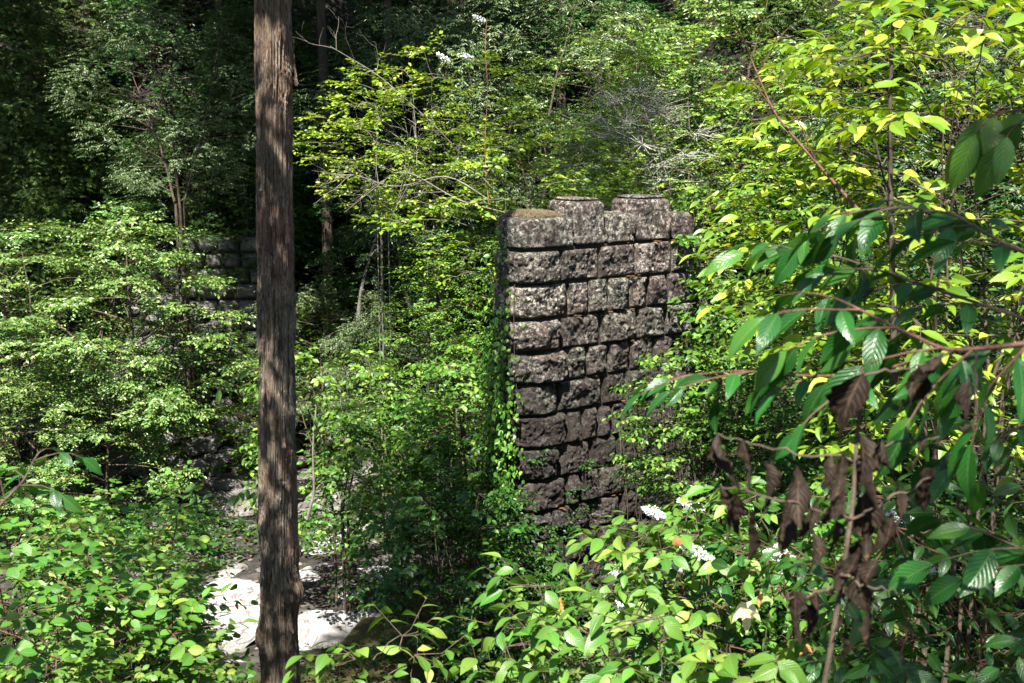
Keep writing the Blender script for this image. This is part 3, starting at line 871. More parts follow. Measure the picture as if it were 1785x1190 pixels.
_ = 0
def put(var, name, label, cat, px, y, top, group=None, rot=None, s=1.0, wide=1.0):
    """stands a plant on the ground at distance y, tall enough for its top to reach the given height in the picture"""
    zt = at(px, top, y)[2]
    dep = y * math.cos(PITCH) + (CZ - zt + 1.0) * math.sin(PITCH)
    x = (px - 892.5) / FPX * dep
    z = float(height(x, y))
    wm, lm, h = VAR[var]
    lift = zt - h * s - z
    if lift > DEEP * s: s = (zt - z) / (h + DEEP)
    lift = zt - h * s - z
    e = bpy.data.objects.new(name, None); COL.objects.link(e)
    e.location = (x, y, z)
    e.rotation_euler = (0, 0, random.uniform(0, 6.28) if rot is None else R(rot))
    tag(e, label, cat, group)
    for nm, me in ((('trunk' if cat == 'tree' else 'stem'), wm), (('crown' if cat == 'tree' else 'foliage'), lm)):
        o = link(nm, me, e, (0, 0, lift)); o.scale = (s * wide, s * wide, s)
    return e
variant('slim_shade_tree', 'trunkbark', 'mid', False, seed=19, H=14, Rc=1.0, npad=44, rp=.42, twigs=20, lpt=8, leaf=.13, tm=T_rhomb(.3), cb=.58, tlen=.4, tr=.10, flat=.5, profile='col')
variant('bush_front', 'twig', 'nearlit', True, seed=22, H=1.3, Rc=.6, npad=24, rp=.16, twigs=5, lpt=4, leaf=.125, tm=T_near(.25, .28, .1, 8, 4, .4), cb=.03, stems=5, tlen=.22, hang=.25, tr=.008, flat=.45, profile='dome')
variant('shrub_vivid', 'twig', 'yellow', False, seed=24, H=2.4, Rc=1.0, npad=46, rp=.28, twigs=22, lpt=8, leaf=.06, tm=T_rhomb(.28), cb=.03, stems=5, tlen=.24, hang=.1, tr=.02, flat=.45, profile='dome')

# ------------------------------------------------------------------ the big trunk in front
def build_trunk():
    root = bpy.data.objects.new('cypress_tree', None); COL.objects.link(root)
    y0 = 7.0
    top = at(475, 0, y0); bot = at(489, 1190, y0)
    gz = float(height(bot[0], y0)) - .2
    root.location = (bot[0], y0, gz)
    tag(root, 'tall straight cypress trunk with shaggy peeling bark, nearest tree, left of centre', 'tree')
    slope = (top[0] - bot[0]) / (top[2] - bot[2])
    zs = np.concatenate([np.arange(gz, 7.6, .011), np.linspace(7.65, 23, 70)])
    m = 420
    th = np.arange(m) / m * 2 * math.pi
    TH, Z = np.meshgrid(th, zs)
    t = (Z - bot[2]) / (top[2] - bot[2])
    rad = .105 - .018 * t
    rad = np.where(Z > 7.6, np.clip(.088 * (1 - (Z - 7.6) / 16.0), .01, None), rad)
    def P(k, mz, off=0.): return np.stack([np.cos(TH) * k + off, np.sin(TH) * k, Z * mz], -1)
    flow = noise(P(1.2, 1.1), 9) * .5
    def PF(k, mz, off=0.): return np.stack([np.cos(TH + flow * .25) * k + off, np.sin(TH + flow * .25) * k, Z * mz], -1)
    rg = 1 - np.abs(noise(PF(5.0, 1.3), 1)) * 2
    rg2 = 1 - np.abs(noise(PF(11., 2.6, 4), 2)) * 2
    rg3 = 1 - np.abs(noise(PF(24, 3.2, 7), 13)) * 2
    d = .005 * rg + .007 * rg2 + .0055 * rg3 + .003 * noise(PF(44, 6), 3) + .0012 * noise(PF(70, 14), 4) + .006 * noise(P(1.5, 1.4), 5)
    step = noise(P(7, 3.0, 8), 6); d += .007 * (step > .12) + .005 * (noise(PF(13, 1.6, 3), 15) > .1)
    # knots: (picture height, angle seen from the front -1 left .. 1 right, size, height of bump)
    for py, side, sz, amp in ((62, .7, .05, .010), (165, .25, .05, -.016), (150, .8, .07, .014), (395, .45, .05, .012), (440, -.55, .05, .012),
                              (515, .55, .075, .022), (605, .5, .035, -.012), (715, .9, .05, .016), (780, .7, .04, .010), (840, .45, .04, -.012),
                              (845, .5, .06, .012), (895, .1, .04, -.012), (912, -.75, .055, .016), (1030, .95, .085, .022), (1030, .55, .045, .012),
                              (1062, .35, .035, -.012), (1105, -.98, .085, .020), (1120, .8, .04, .010), (960, .98, .05, .010), (300, -.98, .05, .008)):
        kz = at(480, py, y0)[2]; ka = -math.pi / 2 + math.asin(side)
        da = (TH - ka + math.pi) % (2 * math.pi) - math.pi
        q = (da * .13 / sz) ** 2 + ((Z - kz) / (sz * 1.25)) ** 2
        d += 1.5 * amp * np.exp(-q) * (1 + .5 * noise(P(9, 9), 12))
        d += .004 * np.exp(-q * .35) * np.sin(q * 6)
    r_ = rad + d
    cx = bot[0] + slope * (Z - bot[2]) - bot[0]
    V = np.stack([cx + np.cos(TH) * r_, np.sin(TH) * r_, Z - gz], -1)
    i = np.arange(len(zs) - 1)[:, None] * m; j = np.arange(m)[None]; j2 = (j + 1) % m
    b = Buf(); b.add(V.reshape(-1, 3), [np.stack([i + j, i + j2, i + m + j2, i + m + j], -1).reshape(-1, 4)])
    link('trunk', b.mesh('trunk', M['bark'], True), root)
    # loose strips of bark
    r = np.random.default_rng(2)
    for py, side, ln in ((150, .93, .28), (420, .62, .40), (585, .2, .25), (330, -.3, .3), (700, -.45, .35), (905, -.9, .3), (1010, -.6, .35), (1090, .6, .3), (770, .4, .25), (490, -.1, .3)):
        s = Buf(); kz = at(480, py, y0)[2] - gz
        a0 = -math.pi / 2 + math.asin(side)
        tt = np.linspace(0, 1, 14); rows = []
        w = r.uniform(.035, .075) 
        for k in (-1, 0, 1):
            aa = a0 + k * w * (1 - .6 * tt) / 1.0 + .05 * np.sin(tt * 4 + k) 
            rr = .144 + .010 * (tt < .0) + .018 * np.clip(.35 - tt, 0, 1) / .35 * (1 if side > .3 else .5) + .003 * k + .003 * r.normal(size=14)
            rows.append(np.stack([slope * (kz + gz + tt * ln - bot[2]) + np.cos(aa) * rr, np.sin(aa) * rr, kz + tt * ln], -1))
        vv = np.stack(rows, 1); i2 = np.arange(13)[:, None] * 3; j3 = np.arange(2)[None]
        s.add(vv.reshape(-1, 3), [np.stack([i2 + j3, i2 + j3 + 1, i2 + j3 + 4, i2 + j3 + 3], -1).reshape(-1, 4)])
        link('bark_strip', s.mesh('bark_strip', M['bark'], True), root)
    W, LB, top_, n = padplant(31, 6.0, .95, 45, .45, 20, 4, .2, T_frond(), cb=.05, tlen=.4, hang=.35, tr=.04, profile='cone')
    o = link('crown', LB.mesh('crown', M['conifer']), root); o.location = (slope * 15, 0, 17.0 - gz)
    o = link('limbs', W.mesh('limbs', M['trunkbark']), root); o.location = (slope * 15, 0, 17.0 - gz)
build_trunk()

# ------------------------------------------------------------------ river rocks
def rock(name, label, px, py, y, sx, sy, sz, seed, rz=0, tilt=0, group='pale granite rocks in the river bed', mat='rock', top=None):
    r = np.random.default_rng(seed)
    bm = bmesh.new()
    for _ in range(13):
        p = r.normal(0, 1, 3); p /= np.linalg.norm(p)
        p[2] = np.clip(p[2], -.7, .45)
        bm.verts.new((p[0] * sx, p[1] * sy, p[2] * sz))
    bmesh.ops.convex_hull(bm, input=bm.verts)
    for v in [v for v in bm.verts if not v.link_faces]: bm.verts.remove(v)
    bmesh.ops.bevel(bm, geom=bm.edges[:], offset=min(sx, sy, sz) * .06, segments=2, affect='EDGES', profile=.6)
    bmesh.ops.triangulate(bm, faces=bm.faces)
    for _ in range(2):
        bmesh.ops.subdivide_edges(bm, edges=[e for e in bm.edges if e.calc_length() > .12], cuts=1, use_grid_fill=True)
        bmesh.ops.triangulate(bm, faces=bm.faces)
    co = np.array([v.co[:] for v in bm.verts])
    dn = fbm(co * 2.2 + seed, 5, 4) * .035 * (sx + sy) / 2 + noise(co * 11, 7) * .008
    nn = [v.normal.copy() for v in bm.verts]
    for v, n_, k in zip(bm.verts, nn, dn): v.co += n_ * float(k)
    me = bpy.data.meshes.new(name); bm.to_mesh(me); bm.free()
    for p in me.polygons: p.use_smooth = True
    me.materials.append(M[mat])
    me.set_sharp_from_angle(angle=R(38))
    P = at(px, py, y)
    o = link(name, me, loc=(P[0], y, P[2] if top is None else top))
    o.rotation_euler = (0, R(tilt), R(rz))
    return tag(o, label, 'rock', group)

ROCKS = [
 ('sunlit white slab left of the big trunk, upper of the two', 408, 1058, 13.7, .52, .75, .34, 1, 10, 6),
 ('long white slab left of the trunk, lower of the two there', 380, 1118, 12.75, .62, .70, .34, 2, -15, 0),
 ('biggest white slab, right of the big trunk and pointing right', 562, 1096, 13.2, .58, .95, .36, 3, 20, 4),
 ('brown-faced wedge of granite behind the biggest white slab', 590, 1052, 14.2, .36, .30, .24, 4, 35, -14),
 ('grey shaded boulder just left of the trunk behind the white slabs', 415, 1008, 15.0, .45, .4, .36, 5, 0, 0),
 ('low pale slab right behind the trunk in dappled shade', 545, 1020, 14.9, .62, .6, .26, 6, 60, 0),
 ('sloping dappled ledge under the leaves, rightmost of the river rocks', 690, 985, 15.2, .72, .5, .40, 7, 30, -20),
 ('grey boulder with dappled shadow standing right of the trunk', 565, 965, 16.3, .75, .5, .50, 8, 80, 0),
 ('small white stone half hidden by leaves left of the slabs', 335, 1075, 13.2, .26, .24, .2, 9, 0, 0),
 ('dark boulder in the shade at the foot of the rubble slope', 285, 1000, 15.5, .6, .4, .4, 10, 0, 0),
 ('dark boulder in deep shade behind the river, left of the trunk', 395, 965, 16.6, .5, .4, .4, 12, 0, 0),
 ('flat sunlit stone at the water edge right below the wedge', 640, 1075, 13.4, .25, .25, .14, 13, 0, 0),
 ('small angular white stone against the left side of the biggest white slab', 530, 1128, 12.7, .17, .16, .14, 21, 10, 12),
 ('narrow pale stone wedged between the upper left slab and the shaded boulder', 440, 1030, 14.5, .20, .14, .16, 22, 60, 8),
 ('flat pale stone at the right tip of the biggest white slab', 618, 1098, 13.0, .16, .2, .1, 23, 20, 0),
 ('mossy grey boulder at the far bank, right of the trunk above the low pale slab', 610, 930, 17.0, .5, .35, .34, 24, 10, 0),
]
for a in ROCKS:
    rock('river_rock', a[0], *a[1:])

def scatter_stones(name, label, n, xr, yr, size, mat, seed):
    r = np.random.default_rng(seed); v, f = ico(); b = Buf()
    for k in range(n):
        x, y = r.uniform(*xr), r.uniform(*yr)
        s = size * r.uniform(.4, 1.5)
        w = v * (1 + .25 * noise(v * 1.7 + k * 3, 1))[:, None] * np.array([s * r.uniform(.8, 1.4), s, s * r.uniform(.5, .8)])
        b.add(w + np.array([x, y, float(height(x, y)) + s * .2]), [f])
    tag(link(name, b.mesh(name, M[mat], False)), label, kind='stuff')
scatter_stones('gravel', 'grey river gravel and cobbles', 700, (-6, 1.5), (12, 18), .06, 'wallstone', 3)
scatter_stones('rubble', 'dark rubble and scree below the far stone wall', 500, (-7.5, -2.5), (17.5, 21.5), .14, 'wallstone', 4)

def litter():
    r = np.random.default_rng(15); b = Buf(); n = 2600
    x, y = r.uniform(-7, 1, n), r.uniform(11.5, 18, n)
    P = np.stack([x, y, height(x, y) + .075], -1)
    add_leaves(b, T_hex(.28, -.2), P, r.normal(0, 1, (n, 3)) * [1, 1, .15], np.array([0, 0, 1.]) + r.normal(0, .25, (n, 3)), r.uniform(.03, .07, n))
    tag(link('leaf_litter', b.mesh('leaf_litter', M['litter'])), 'brown fallen leaves on the river gravel', kind='stuff')
litter()

# ------------------------------------------------------------------ far stone wall (old abutment)
def far_wall():
    y = 21.6
    root = bpy.data.objects.new('stone_wall', None); COL.objects.link(root)
    x0, x1 = at(318, 500, y)[0], at(478, 500, y)[0]
    zt, zb = at(430, 412, y)[2], float(height(x0, y)) - 1.2
    root.location = (x0, y, zb)
    tag(root, 'dark coursed stone abutment wall across the river, half hidden behind the big trunk', 'stone wall')
    b = Buf(); z = zt - zb; k = 0; r = random.Random(3)
    while z > 0:
        h = .30; x = -r.uniform(0, .3)
        while x < x1 - x0:
            w = r.uniform(.28, .5)
            nx, nz = 10, 8
            X, Z = np.meshgrid(np.linspace(0, w - .02, nx), np.linspace(0, h - .02, nz))
            e = np.minimum(np.minimum(X, w - .02 - X), np.minimum(Z, h - .02 - Z))
            o = -.06 * (1 - np.exp(-e / .03)) - .03 * noise(np.stack([X * 6 + k, Z * 6, X * 0 + k], -1), 1)
            V = np.stack([x + X, o + .05 - .06 * Z + (zt - zb - z) * -.08, z - h + Z], -1)
            V[0, :, 1] += .1; V[-1, :, 1] += .1; V[:, 0, 1] += .1; V[:, -1, 1] += .1
            i = np.arange(nz - 1)[:, None] * nx + np.arange(nx - 1)[None]
            b.add(V.reshape(-1, 3), [np.stack([i, i + 1, i + nx + 1, i + nx], -1).reshape(-1, 4)])
            x += w; k += 1
        z -= h
    link('stonework', b.mesh('stonework', M['wallstone'], True), root)
    c = Buf(); L = x1 - x0; H = zt - zb
    v = np.array([(0, .12 - H * .08, 0), (L, .12 - H * .08, 0), (L, .12, H), (0, .12, H), (0, 2.4, 0), (L, 2.4, 0), (L, 2.4, H), (0, 2.4, H)])
    c.add(v, [np.array([(0, 1, 2, 3), (5, 4, 7, 6), (3, 2, 6, 7), (4, 0, 3, 7), (1, 5, 6, 2)])])
    link('core', c.mesh('core', M['mortar']), root)
far_wall()

# ------------------------------------------------------------------ undergrowth carpet
def undergrowth():
    r = np.random.default_rng(8)
    b = Buf()
    def patch(n, xr, yr, hmax, size, tm, k=6, cond=None):
        x = r.uniform(*xr, n); y = r.uniform(*yr, n)
        keep = np.abs(x) < y * .52 + 2.5
        if cond is not None: keep &= cond(x, y)
        x, y = x[keep], y[keep]; n = len(x)
        z = height(x, y)
        clump = .5 + .5 * noise(np.stack([x * .9, y * .9, x * 0], -1), 21)
        for q in range(k):
            hh = hmax * clump * r.uniform(0.05, 1, n)
            a = r.uniform(0, 6.28, n)
            P = np.stack([x + r.normal(0, .09, n), y + r.normal(0, .09, n), z + hh], -1)
            D = np.stack([np.cos(a), np.sin(a), r.normal(.1, .3, n)], -1)
            N = np.stack([r.normal(0, .4, n), r.normal(-.25, .4, n), np.ones(n)], -1)
            add_leaves(b, tm, P, D, N, size * r.uniform(.5, 1.2, n))
    dry = lambda x, y: ~((y > 12.2) & (y < 15.6) & (x < .3)) & ~((x > -6.2) & (x < -3.2) & (y > 17) & (y < 20.5))
    patch(17000, (-17, 17), (16.5, 33), .55, .11, T_rhomb(.24), 6, dry)
    patch(7000, (-6, 8), (1.5, 17), .45, .09, T_hex(.27), 6, lambda x, y: dry(x, y) & ~((y > 11.2) & (y < 15.6) & (x < .3)) & ~((x > -.2) & (x < 2.6) & (y > 11.6) & (y < 14)))
    tag(link('undergrowth', b.mesh('undergrowth', M['under'])), 'low leafy undergrowth covering both banks', kind='stuff')
undergrowth()

# ------------------------------------------------------------------ trees and shrubs
G1, G2, G3 = 'cypress trees on the far hillside', 'broadleaf trees on the far hillside', 'shrubs along the river'
PLANTS = [
 # variant, name, label, category, px, distance, top py, scale, group
 # --- far hillside, back row
 ('conifer_a','conifer_tree','dark cypress cut by the left picture edge near the top','tree',10,24,-60,1.1,G1),
 ('conifer_a','conifer_tree','bushy cypress with lit spray tips, second from the left edge','tree',130,22.5,-30,1.1,G1),
 ('conifer_a','conifer_tree','small cypress below the two cypresses of the top left corner','tree',60,20.8,170,.8,G1),
 ('conifer_a','conifer_tree','dark cypress high on the hillside behind the top left broadleaf tree','tree',330,27,-100,1.1,G1),
 ('conifer_a','conifer_tree','dark cypress high on the hillside right behind the big trunk','tree',520,27,-120,1.2,G1),
 ('conifer_a','conifer_tree','dark cypress high on the hillside right of the big trunk','tree',660,27.5,-100,1.2,G1),
 ('conifer_a','conifer_tree','dark cypress high on the hillside at the top centre','tree',1010,26,-80,1.2,G1),
 ('conifer_a','conifer_tree','dark cypress high on the hillside at the top right','tree',1420,24,-80,1.1,G1),
 ('dark_tree','broadleaf_tree','dark leafy tree on the upper slope above the far stone wall','tree',430,25,60,1.0,G2),
 ('dark_tree','broadleaf_tree','dark leafy tree filling the gully behind the big trunk','tree',560,25.5,170,1.0,G2),
 ('dark_tree','broadleaf_tree','dark leafy tree on the slope behind the yellowish shrub','tree',800,24,0,1.0,G2),
 ('dark_tree','broadleaf_tree','dark leafy tree on the slope behind the silvery shrub','tree',1140,23,-30,1.0,G2),
 ('dark_tree','broadleaf_tree','dark leafy tree behind the big-leaved bush at the right','tree',1560,20,-30,1.0,G2),
 ('dark_tree','broadleaf_tree','dark leafy tree at the right picture edge behind everything','tree',1760,19,-30,1.0,G2),
 ('dark_tree','broadleaf_tree','dark leafy tree on the slope behind the top left corner shrubs','tree',230,25,-60,1.0,G2),
 ('evergreen_b','broadleaf_tree','glossy drooping tree near the top left, between cypresses and big trunk','tree',300,19.6,15,.6,G2),
 ('dark_tree','broadleaf_tree','dark leafy tree low in the gully between the big trunk and the forked sapling','tree',590,23,300,.7,G2),
 ('dark_tree','broadleaf_tree','dark leafy tree low in the gully behind the feathery shrub','tree',760,22,330,.7,G2),
 ('conifer_a','conifer_tree','dark cypress between the top left broadleaf tree and the big trunk','tree',420,22.5,20,.7,G1),
 ('evergreen_a','broadleaf_tree','shaded evergreen just above the far stone wall','tree',400,23.2,180,.7,G2),
 ('evergreen_b','broadleaf_tree','greyish fine-leaved tree at the top centre above the yellowish shrub','tree',760,20,20,.85,G2),
 ('evergreen_b','broadleaf_tree','greyish fine-leaved tree at the top, right of the thin red stem','tree',950,19.8,-20,.8,G2),
 ('evergreen_a','broadleaf_tree','drooping evergreen left of the pier top in the dark gully','tree',690,20.5,330,.55,G2),
 ('maple_b','broadleaf_tree','light green tree at the top behind the pier, right of centre','tree',1120,18.5,30,.8,G2),
 ('maple_a','broadleaf_tree','layered tree at the top between the silvery shrub and the big-leaved bush','tree',1290,18.5,-40,1.0,G2),
 ('evergreen_b','broadleaf_tree','fine-leaved greyish tree in the top right behind the big-leaved bush','tree',1640,17,60,.9,G2),
 ('dark_tree','broadleaf_tree','dark tree behind the shrubs right of the pier','tree',1370,17.5,200,.8,G2),
 # --- bright mass on the left
 ('maple_a','maple_tree','bright layered maple-like tree with drooping tips beside the far wall','tree',235,17.6,385,.9,G2),
 ('maple_b','maple_tree','bright bushy tree at the left edge below the cypresses','tree',20,18.0,400,1.0,G2),
 ('maple_b','maple_tree','bright bushy tree between the left edge and the layered tree','tree',140,18.6,360,1.0,G2),
 ('maple_a','maple_tree','lower layered tree overhanging the dark bank on the left','tree',170,16.8,640,.7,G2),
 ('maple_b','maple_tree','lower bright tree at the left edge above the foreground leaves','tree',20,16.8,620,.75,G2),
 # --- between trunk and pier
 ('evergreen_b','shrub','greyish shrub with fine leaves just right of the big trunk','shrub',560,18.6,500,.5,G3),
 ('evergreen_b','shrub','greyish drooping shrub midway between trunk and pier','shrub',690,17.8,550,.5,G3),
 ('shrub_feather','shrub','feathery green shrub against the pier upper left side','shrub',790,15.2,400,1.1,G3),
 ('shrub_feather','shrub','small feathery shrub squeezed between the pier and the larger feathery one','shrub',860,14.4,420,.9,G3),
 ('shrub_broad','shrub','sunlit broad-leaved shrub right of the big trunk at mid height','shrub',590,13.4,610,.85,G3),
 ('shrub_broad','shrub','broad-leaved shrub with a thin forked stem left of the pier','shrub',700,13.4,690,.85,G3),
 ('shrub_broad','shrub','bright leafy shrub touching the left side of the pier','shrub',825,13.0,600,.8,G3),
 ('shrub_fine','shrub','small-leaved shrub at the left foot of the pier','shrub',850,12.4,760,.8,G3),
 ('shrub_shade','shrub','shaded shrub with dark stems left in front of the pier foot','shrub',790,11.4,850,.9,G3),
 ('shrub_shade','shrub','shaded shrub hiding the lowest courses of the pier','shrub',895,10.9,990,.65,G3),
 ('shrub_shade','shrub','shaded low shrub right below the pier foot','shrub',1060,10.4,1050,.6,G3),
 ('shrub_shade','shrub','low shaded shrub on the far bank just right of the big trunk','shrub',560,16.9,915,.7,G3),
 ('shrub_shade','shrub','low shaded shrub on the far bank above the sloping ledge','shrub',655,16.6,920,.7,G3),
 ('shrub_shade','shrub','low shaded shrub on the far bank left of the big trunk','shrub',395,17.2,900,.7,G3),
 ('shrub_shade','shrub','dark shrub between the rubble slope and the round-leaved bushes','shrub',290,15.5,900,.8,G3),
 ('shrub_shade','shrub','shaded shrub at the left edge behind the round-leaved bushes','shrub',50,10.5,905,.9,G3),
 ('shrub_shade','shrub','shaded shrub on the left bank between the round-leaved bushes and the river','shrub',175,11.5,940,.8,G3),
 ('shrub_shade','shrub','low shaded shrub left of the white slabs','shrub',285,11.8,1020,.5,G3),
 ('shrub_feather','shrub','feathery shrub rooted at the foot of the far stone wall','shrub',395,20.6,575,.8,G3),
 ('shrub_feather','shrub','small feathery shrub just right of the big trunk at the gully mouth','shrub',545,20.2,520,.8,G3),
 ('shrub_feather','shrub','feathery shrub on the rubble slope beside the big trunk','shrub',425,19.6,700,.8,G3),
 ('shrub_feather','shrub','small feathery shrub on the rubble slope left of the other one there','shrub',330,19.4,760,.7,G3),
 # --- behind the pier
 ('shrub_yellow','shrub','yellowish shrub growing behind the pier upper left corner','shrub',890,14.6,205,1.0,G3),
 ('shrub_yellow','shrub','tall yellow-green shrub with bare twigs left of the pier top','shrub',745,15.2,88,.9,G3),
 ('shrub_yellow','shrub','yellow-green shrub just left of the silvery twiggy one','shrub',970,15.6,210,.8,G3),
 ('shrub_yellow','shrub','leftmost yellow-green shrub with bare twigs, over the dark gully','shrub',665,15.8,150,.75,G3),
 ('shrub_vivid','shrub','small vivid shrub behind the right end of the pier top','shrub',1175,14.8,250,.8,G3),
 ('shrub_grey','shrub','silvery twiggy shrub behind the right end of the pier','shrub',1110,15.0,150,1.1,G3),
 ('shrub_vivid','shrub','vivid green shrub at the top behind the silvery one','shrub',1180,16.5,60,1.3,G3),
 ('shrub_vivid','shrub','low green shrub peeking over the pier between its tall caps','shrub',1050,14.6,300,.8,G3),
 # --- right side
 ('bush_big','bush','big-leaved sunlit yellow-green bush filling the top right','bush',1685,6.8,-40,1.0,None),
 ('bush_big','bush','big-leaved sunlit bush between the pier and the top right one','bush',1505,8.2,40,.85,None),
 ('bush_big','bush','big-leaved bush cut by the right picture edge','bush',1760,7.6,-20,.9,None),
 ('shrub_broad','shrub','leafy shrub hiding the right half of the pier','shrub',1225,10.6,600,.6,G3),
 ('shrub_broad','shrub','leafy shrub right of the pier at mid height','shrub',1385,11.0,450,.9,G3),
 ('shrub_fine','shrub','fine-leaved shrub right of the pier foot','shrub',1290,11.2,700,.8,G3),
 ('shrub_fine','shrub','fine-leaved shrub under the big-leaved bushes at the right','shrub',1500,10.2,480,1.1,G3),
 ('shrub_broad','shrub','shrub behind the hanging dry leaves at the right','shrub',1620,9.2,560,1.0,G3),
 ('shrub_fine','shrub','shrub at the right edge at mid height','shrub',1740,10.0,420,1.2,G3),
 ('shrub_broad','shrub','yellowish shrub right behind the pier end','shrub',1280,14.0,330,1.0,G3),
 ('shrub_shade','shrub','shaded shrub low behind the dry hanging leaves','shrub',1450,8.6,760,.9,G3),
 # --- foreground
 ('bush_front','bush','sunlit broad-leaved bush at the bottom centre','bush',985,4.7,1040,1.0,None),
 ('bush_low','bush','sunlit bush at the bottom, right of centre, with white flowers','bush',1190,5.2,940,1.1,None),
 ('bush_low','bush','sunlit bush below the dry hanging leaves','bush',1340,5.2,880,1.1,None),
 ('bush_front','bush','small sunlit bush at the bottom left of centre with one tall leaf pair','bush',790,4.9,1110,.9,None),
 ('bush_front','bush','low bush at the bottom edge under the yellow lobed leaf','bush',1240,4.0,1090,1.0,None),
 ('bush_low','bush','taller bush behind the two with white flowers','bush',1290,6.6,880,1.0,None),
 ('bush_shade','bush','dark long-leaved bush in the bottom right corner','bush',1700,3.9,960,1.0,None),
 ('bush_shade','bush','dark bush right of the dry stem','bush',1550,4.8,940,1.1,None),
 ('bush_shade','bush','dark bush at the right edge above the corner','bush',1770,5.0,770,1.1,None),
 ('bush_round','bush','round-leaved bush in the bottom left corner','bush',60,5.4,1010,1.1,None),
 ('bush_round','bush','round-leaved bush at the left edge, taller and behind the corner one','bush',90,6.8,880,1.1,None),
 ('bush_round','bush','round-leaved bush left of the white slabs','bush',160,6.6,940,.9,None),
 ('bush_round','bush','low round-leaved bush in front of the white slabs','bush',180,5.0,1150,.7,None),
 ('bush_round','bush','shaded round-leaved bush just left below the far wall','bush',235,8.6,850,.7,None),
 ('shrub_shade','bush','dark low shrub at the bottom just right of the big trunk','bush',590,8.6,1165,.6,None),
]
for a in PLANTS:
    put(a[0], a[1], a[2], a[3], a[4], a[5], a[6], group=a[8], s=a[7])
# tall trees whose crowns stand above the picture and shade parts of it
G4 = 'tall trees with crowns above the view'
for lb, px, y, hh in [
 ('tall dark trunk in the gully right of the big cypress', 668, 23.5, 15), ('tall dark trunk left of the gully, its crown above the far wall', 540, 21.5, 15),
 ('tall tree standing on the far slope at top left', 350, 24.0, 17), ('added shade tree hidden behind the big cypress trunk', 436, 17.6, 14.2), ('second added shade tree hidden behind the big cypress trunk, farther up the bank', 437, 20.0, 15.5), ('tall tree standing on the far slope behind the pier', 985, 24.0, 17)]:  # the two hidden ones are added to shade the gully and hillside
    x = at(px, 300, y)[0]
    put('shade_tree', 'tall_tree', lb, 'tree', px, y, proj((x, y, hh))[1], G4)
for lb, v, x, y, hh, w in [('added shade tree standing just outside the left side of the view across the river', 'shade_tree', -11.4, 17.6, 16, 1), ('slim shade tree added on the near bank left of the viewpoint', 'slim_shade_tree', -2.3, 3.5, 13.8, 1), ('shade tree added on the near bank behind the viewpoint', 'shade_tree', 1.75, -2.2, 14.5, .62)]:  # unseen trees added to throw shade on trunk, near leaves and far slope
    wm, lm, h = VAR[v]; z = float(height(x, y))
    e = bpy.data.objects.new('tall_tree', None); COL.objects.link(e); e.location = (x, y, z)
    tag(e, lb, 'tree', G4)
    for nm, me in (('trunk', wm), ('crown', lm)): link(nm, me, e, (0, 0, hh - h - z)).scale = (w, w, 1)

# ------------------------------------------------------------------ climbing vine on the pier's left edge
def vine():
    root = bpy.data.objects.new('climbing_vine', None); COL.objects.link(root)
    p0 = pier_xy(np.array(-.2), np.array(.2), np.array(zpy(1000))); root.location = p0
    tag(root, 'yellow-green leafy vine climbing the left edge of the pier', 'vine')
    r = np.random.default_rng(4); W, LB = Buf(), Buf()
    P, D, N, S = [], [], [], []
    for k in range(24):
        s0 = r.uniform(.02, .50); n = 40
        zz = np.linspace(zpy(1020), zpy(r.uniform(390, 720)), n)
        ss = np.clip(s0 + np.cumsum(r.normal(0, .010, n)), .02, .56)
        p, nr = plan_at(ss); q = p + nr * (.07 + .03 * np.sin(np.linspace(0, 9, n) + k))[:, None]
        path = pier_xy(q[:, 0], q[:, 1], zz) - p0
        tube(W, path, np.linspace(.007, .003, n), 4)
        for i in range(2, n):
            py_ = proj(path[i] + p0)[1]
            dens = 3.4 if py_ > 560 else (2.2 if 430 < py_ else 1.2)
            for _ in range(r.poisson(dens)):
                nw = nr[i][0] * UD + nr[i][1] * VD
                a = r.uniform(0, 6.28)
                P.append(path[i] + np.array([nw[0], nw[1], 0]) * r.uniform(-.03, .20) + r.normal(0, .06, 3))
                D.append(np.array([nw[0] * .6, nw[1] * .6, -.8]) + r.normal(0, .4, 3))
                N.append(np.array([nw[0], nw[1], .6]) + r.normal(0, .3, 3)); S.append(r.uniform(.04, .085))
    add_leaves(LB, T_near(.36, .15, .1, 4, 2, .38), P, D, N, np.array(S))
    link('stem', W.mesh('vine_stem', M['twig'], True), root); link('foliage', LB.mesh('vine_leaves', M['fresh']), root)
vine()

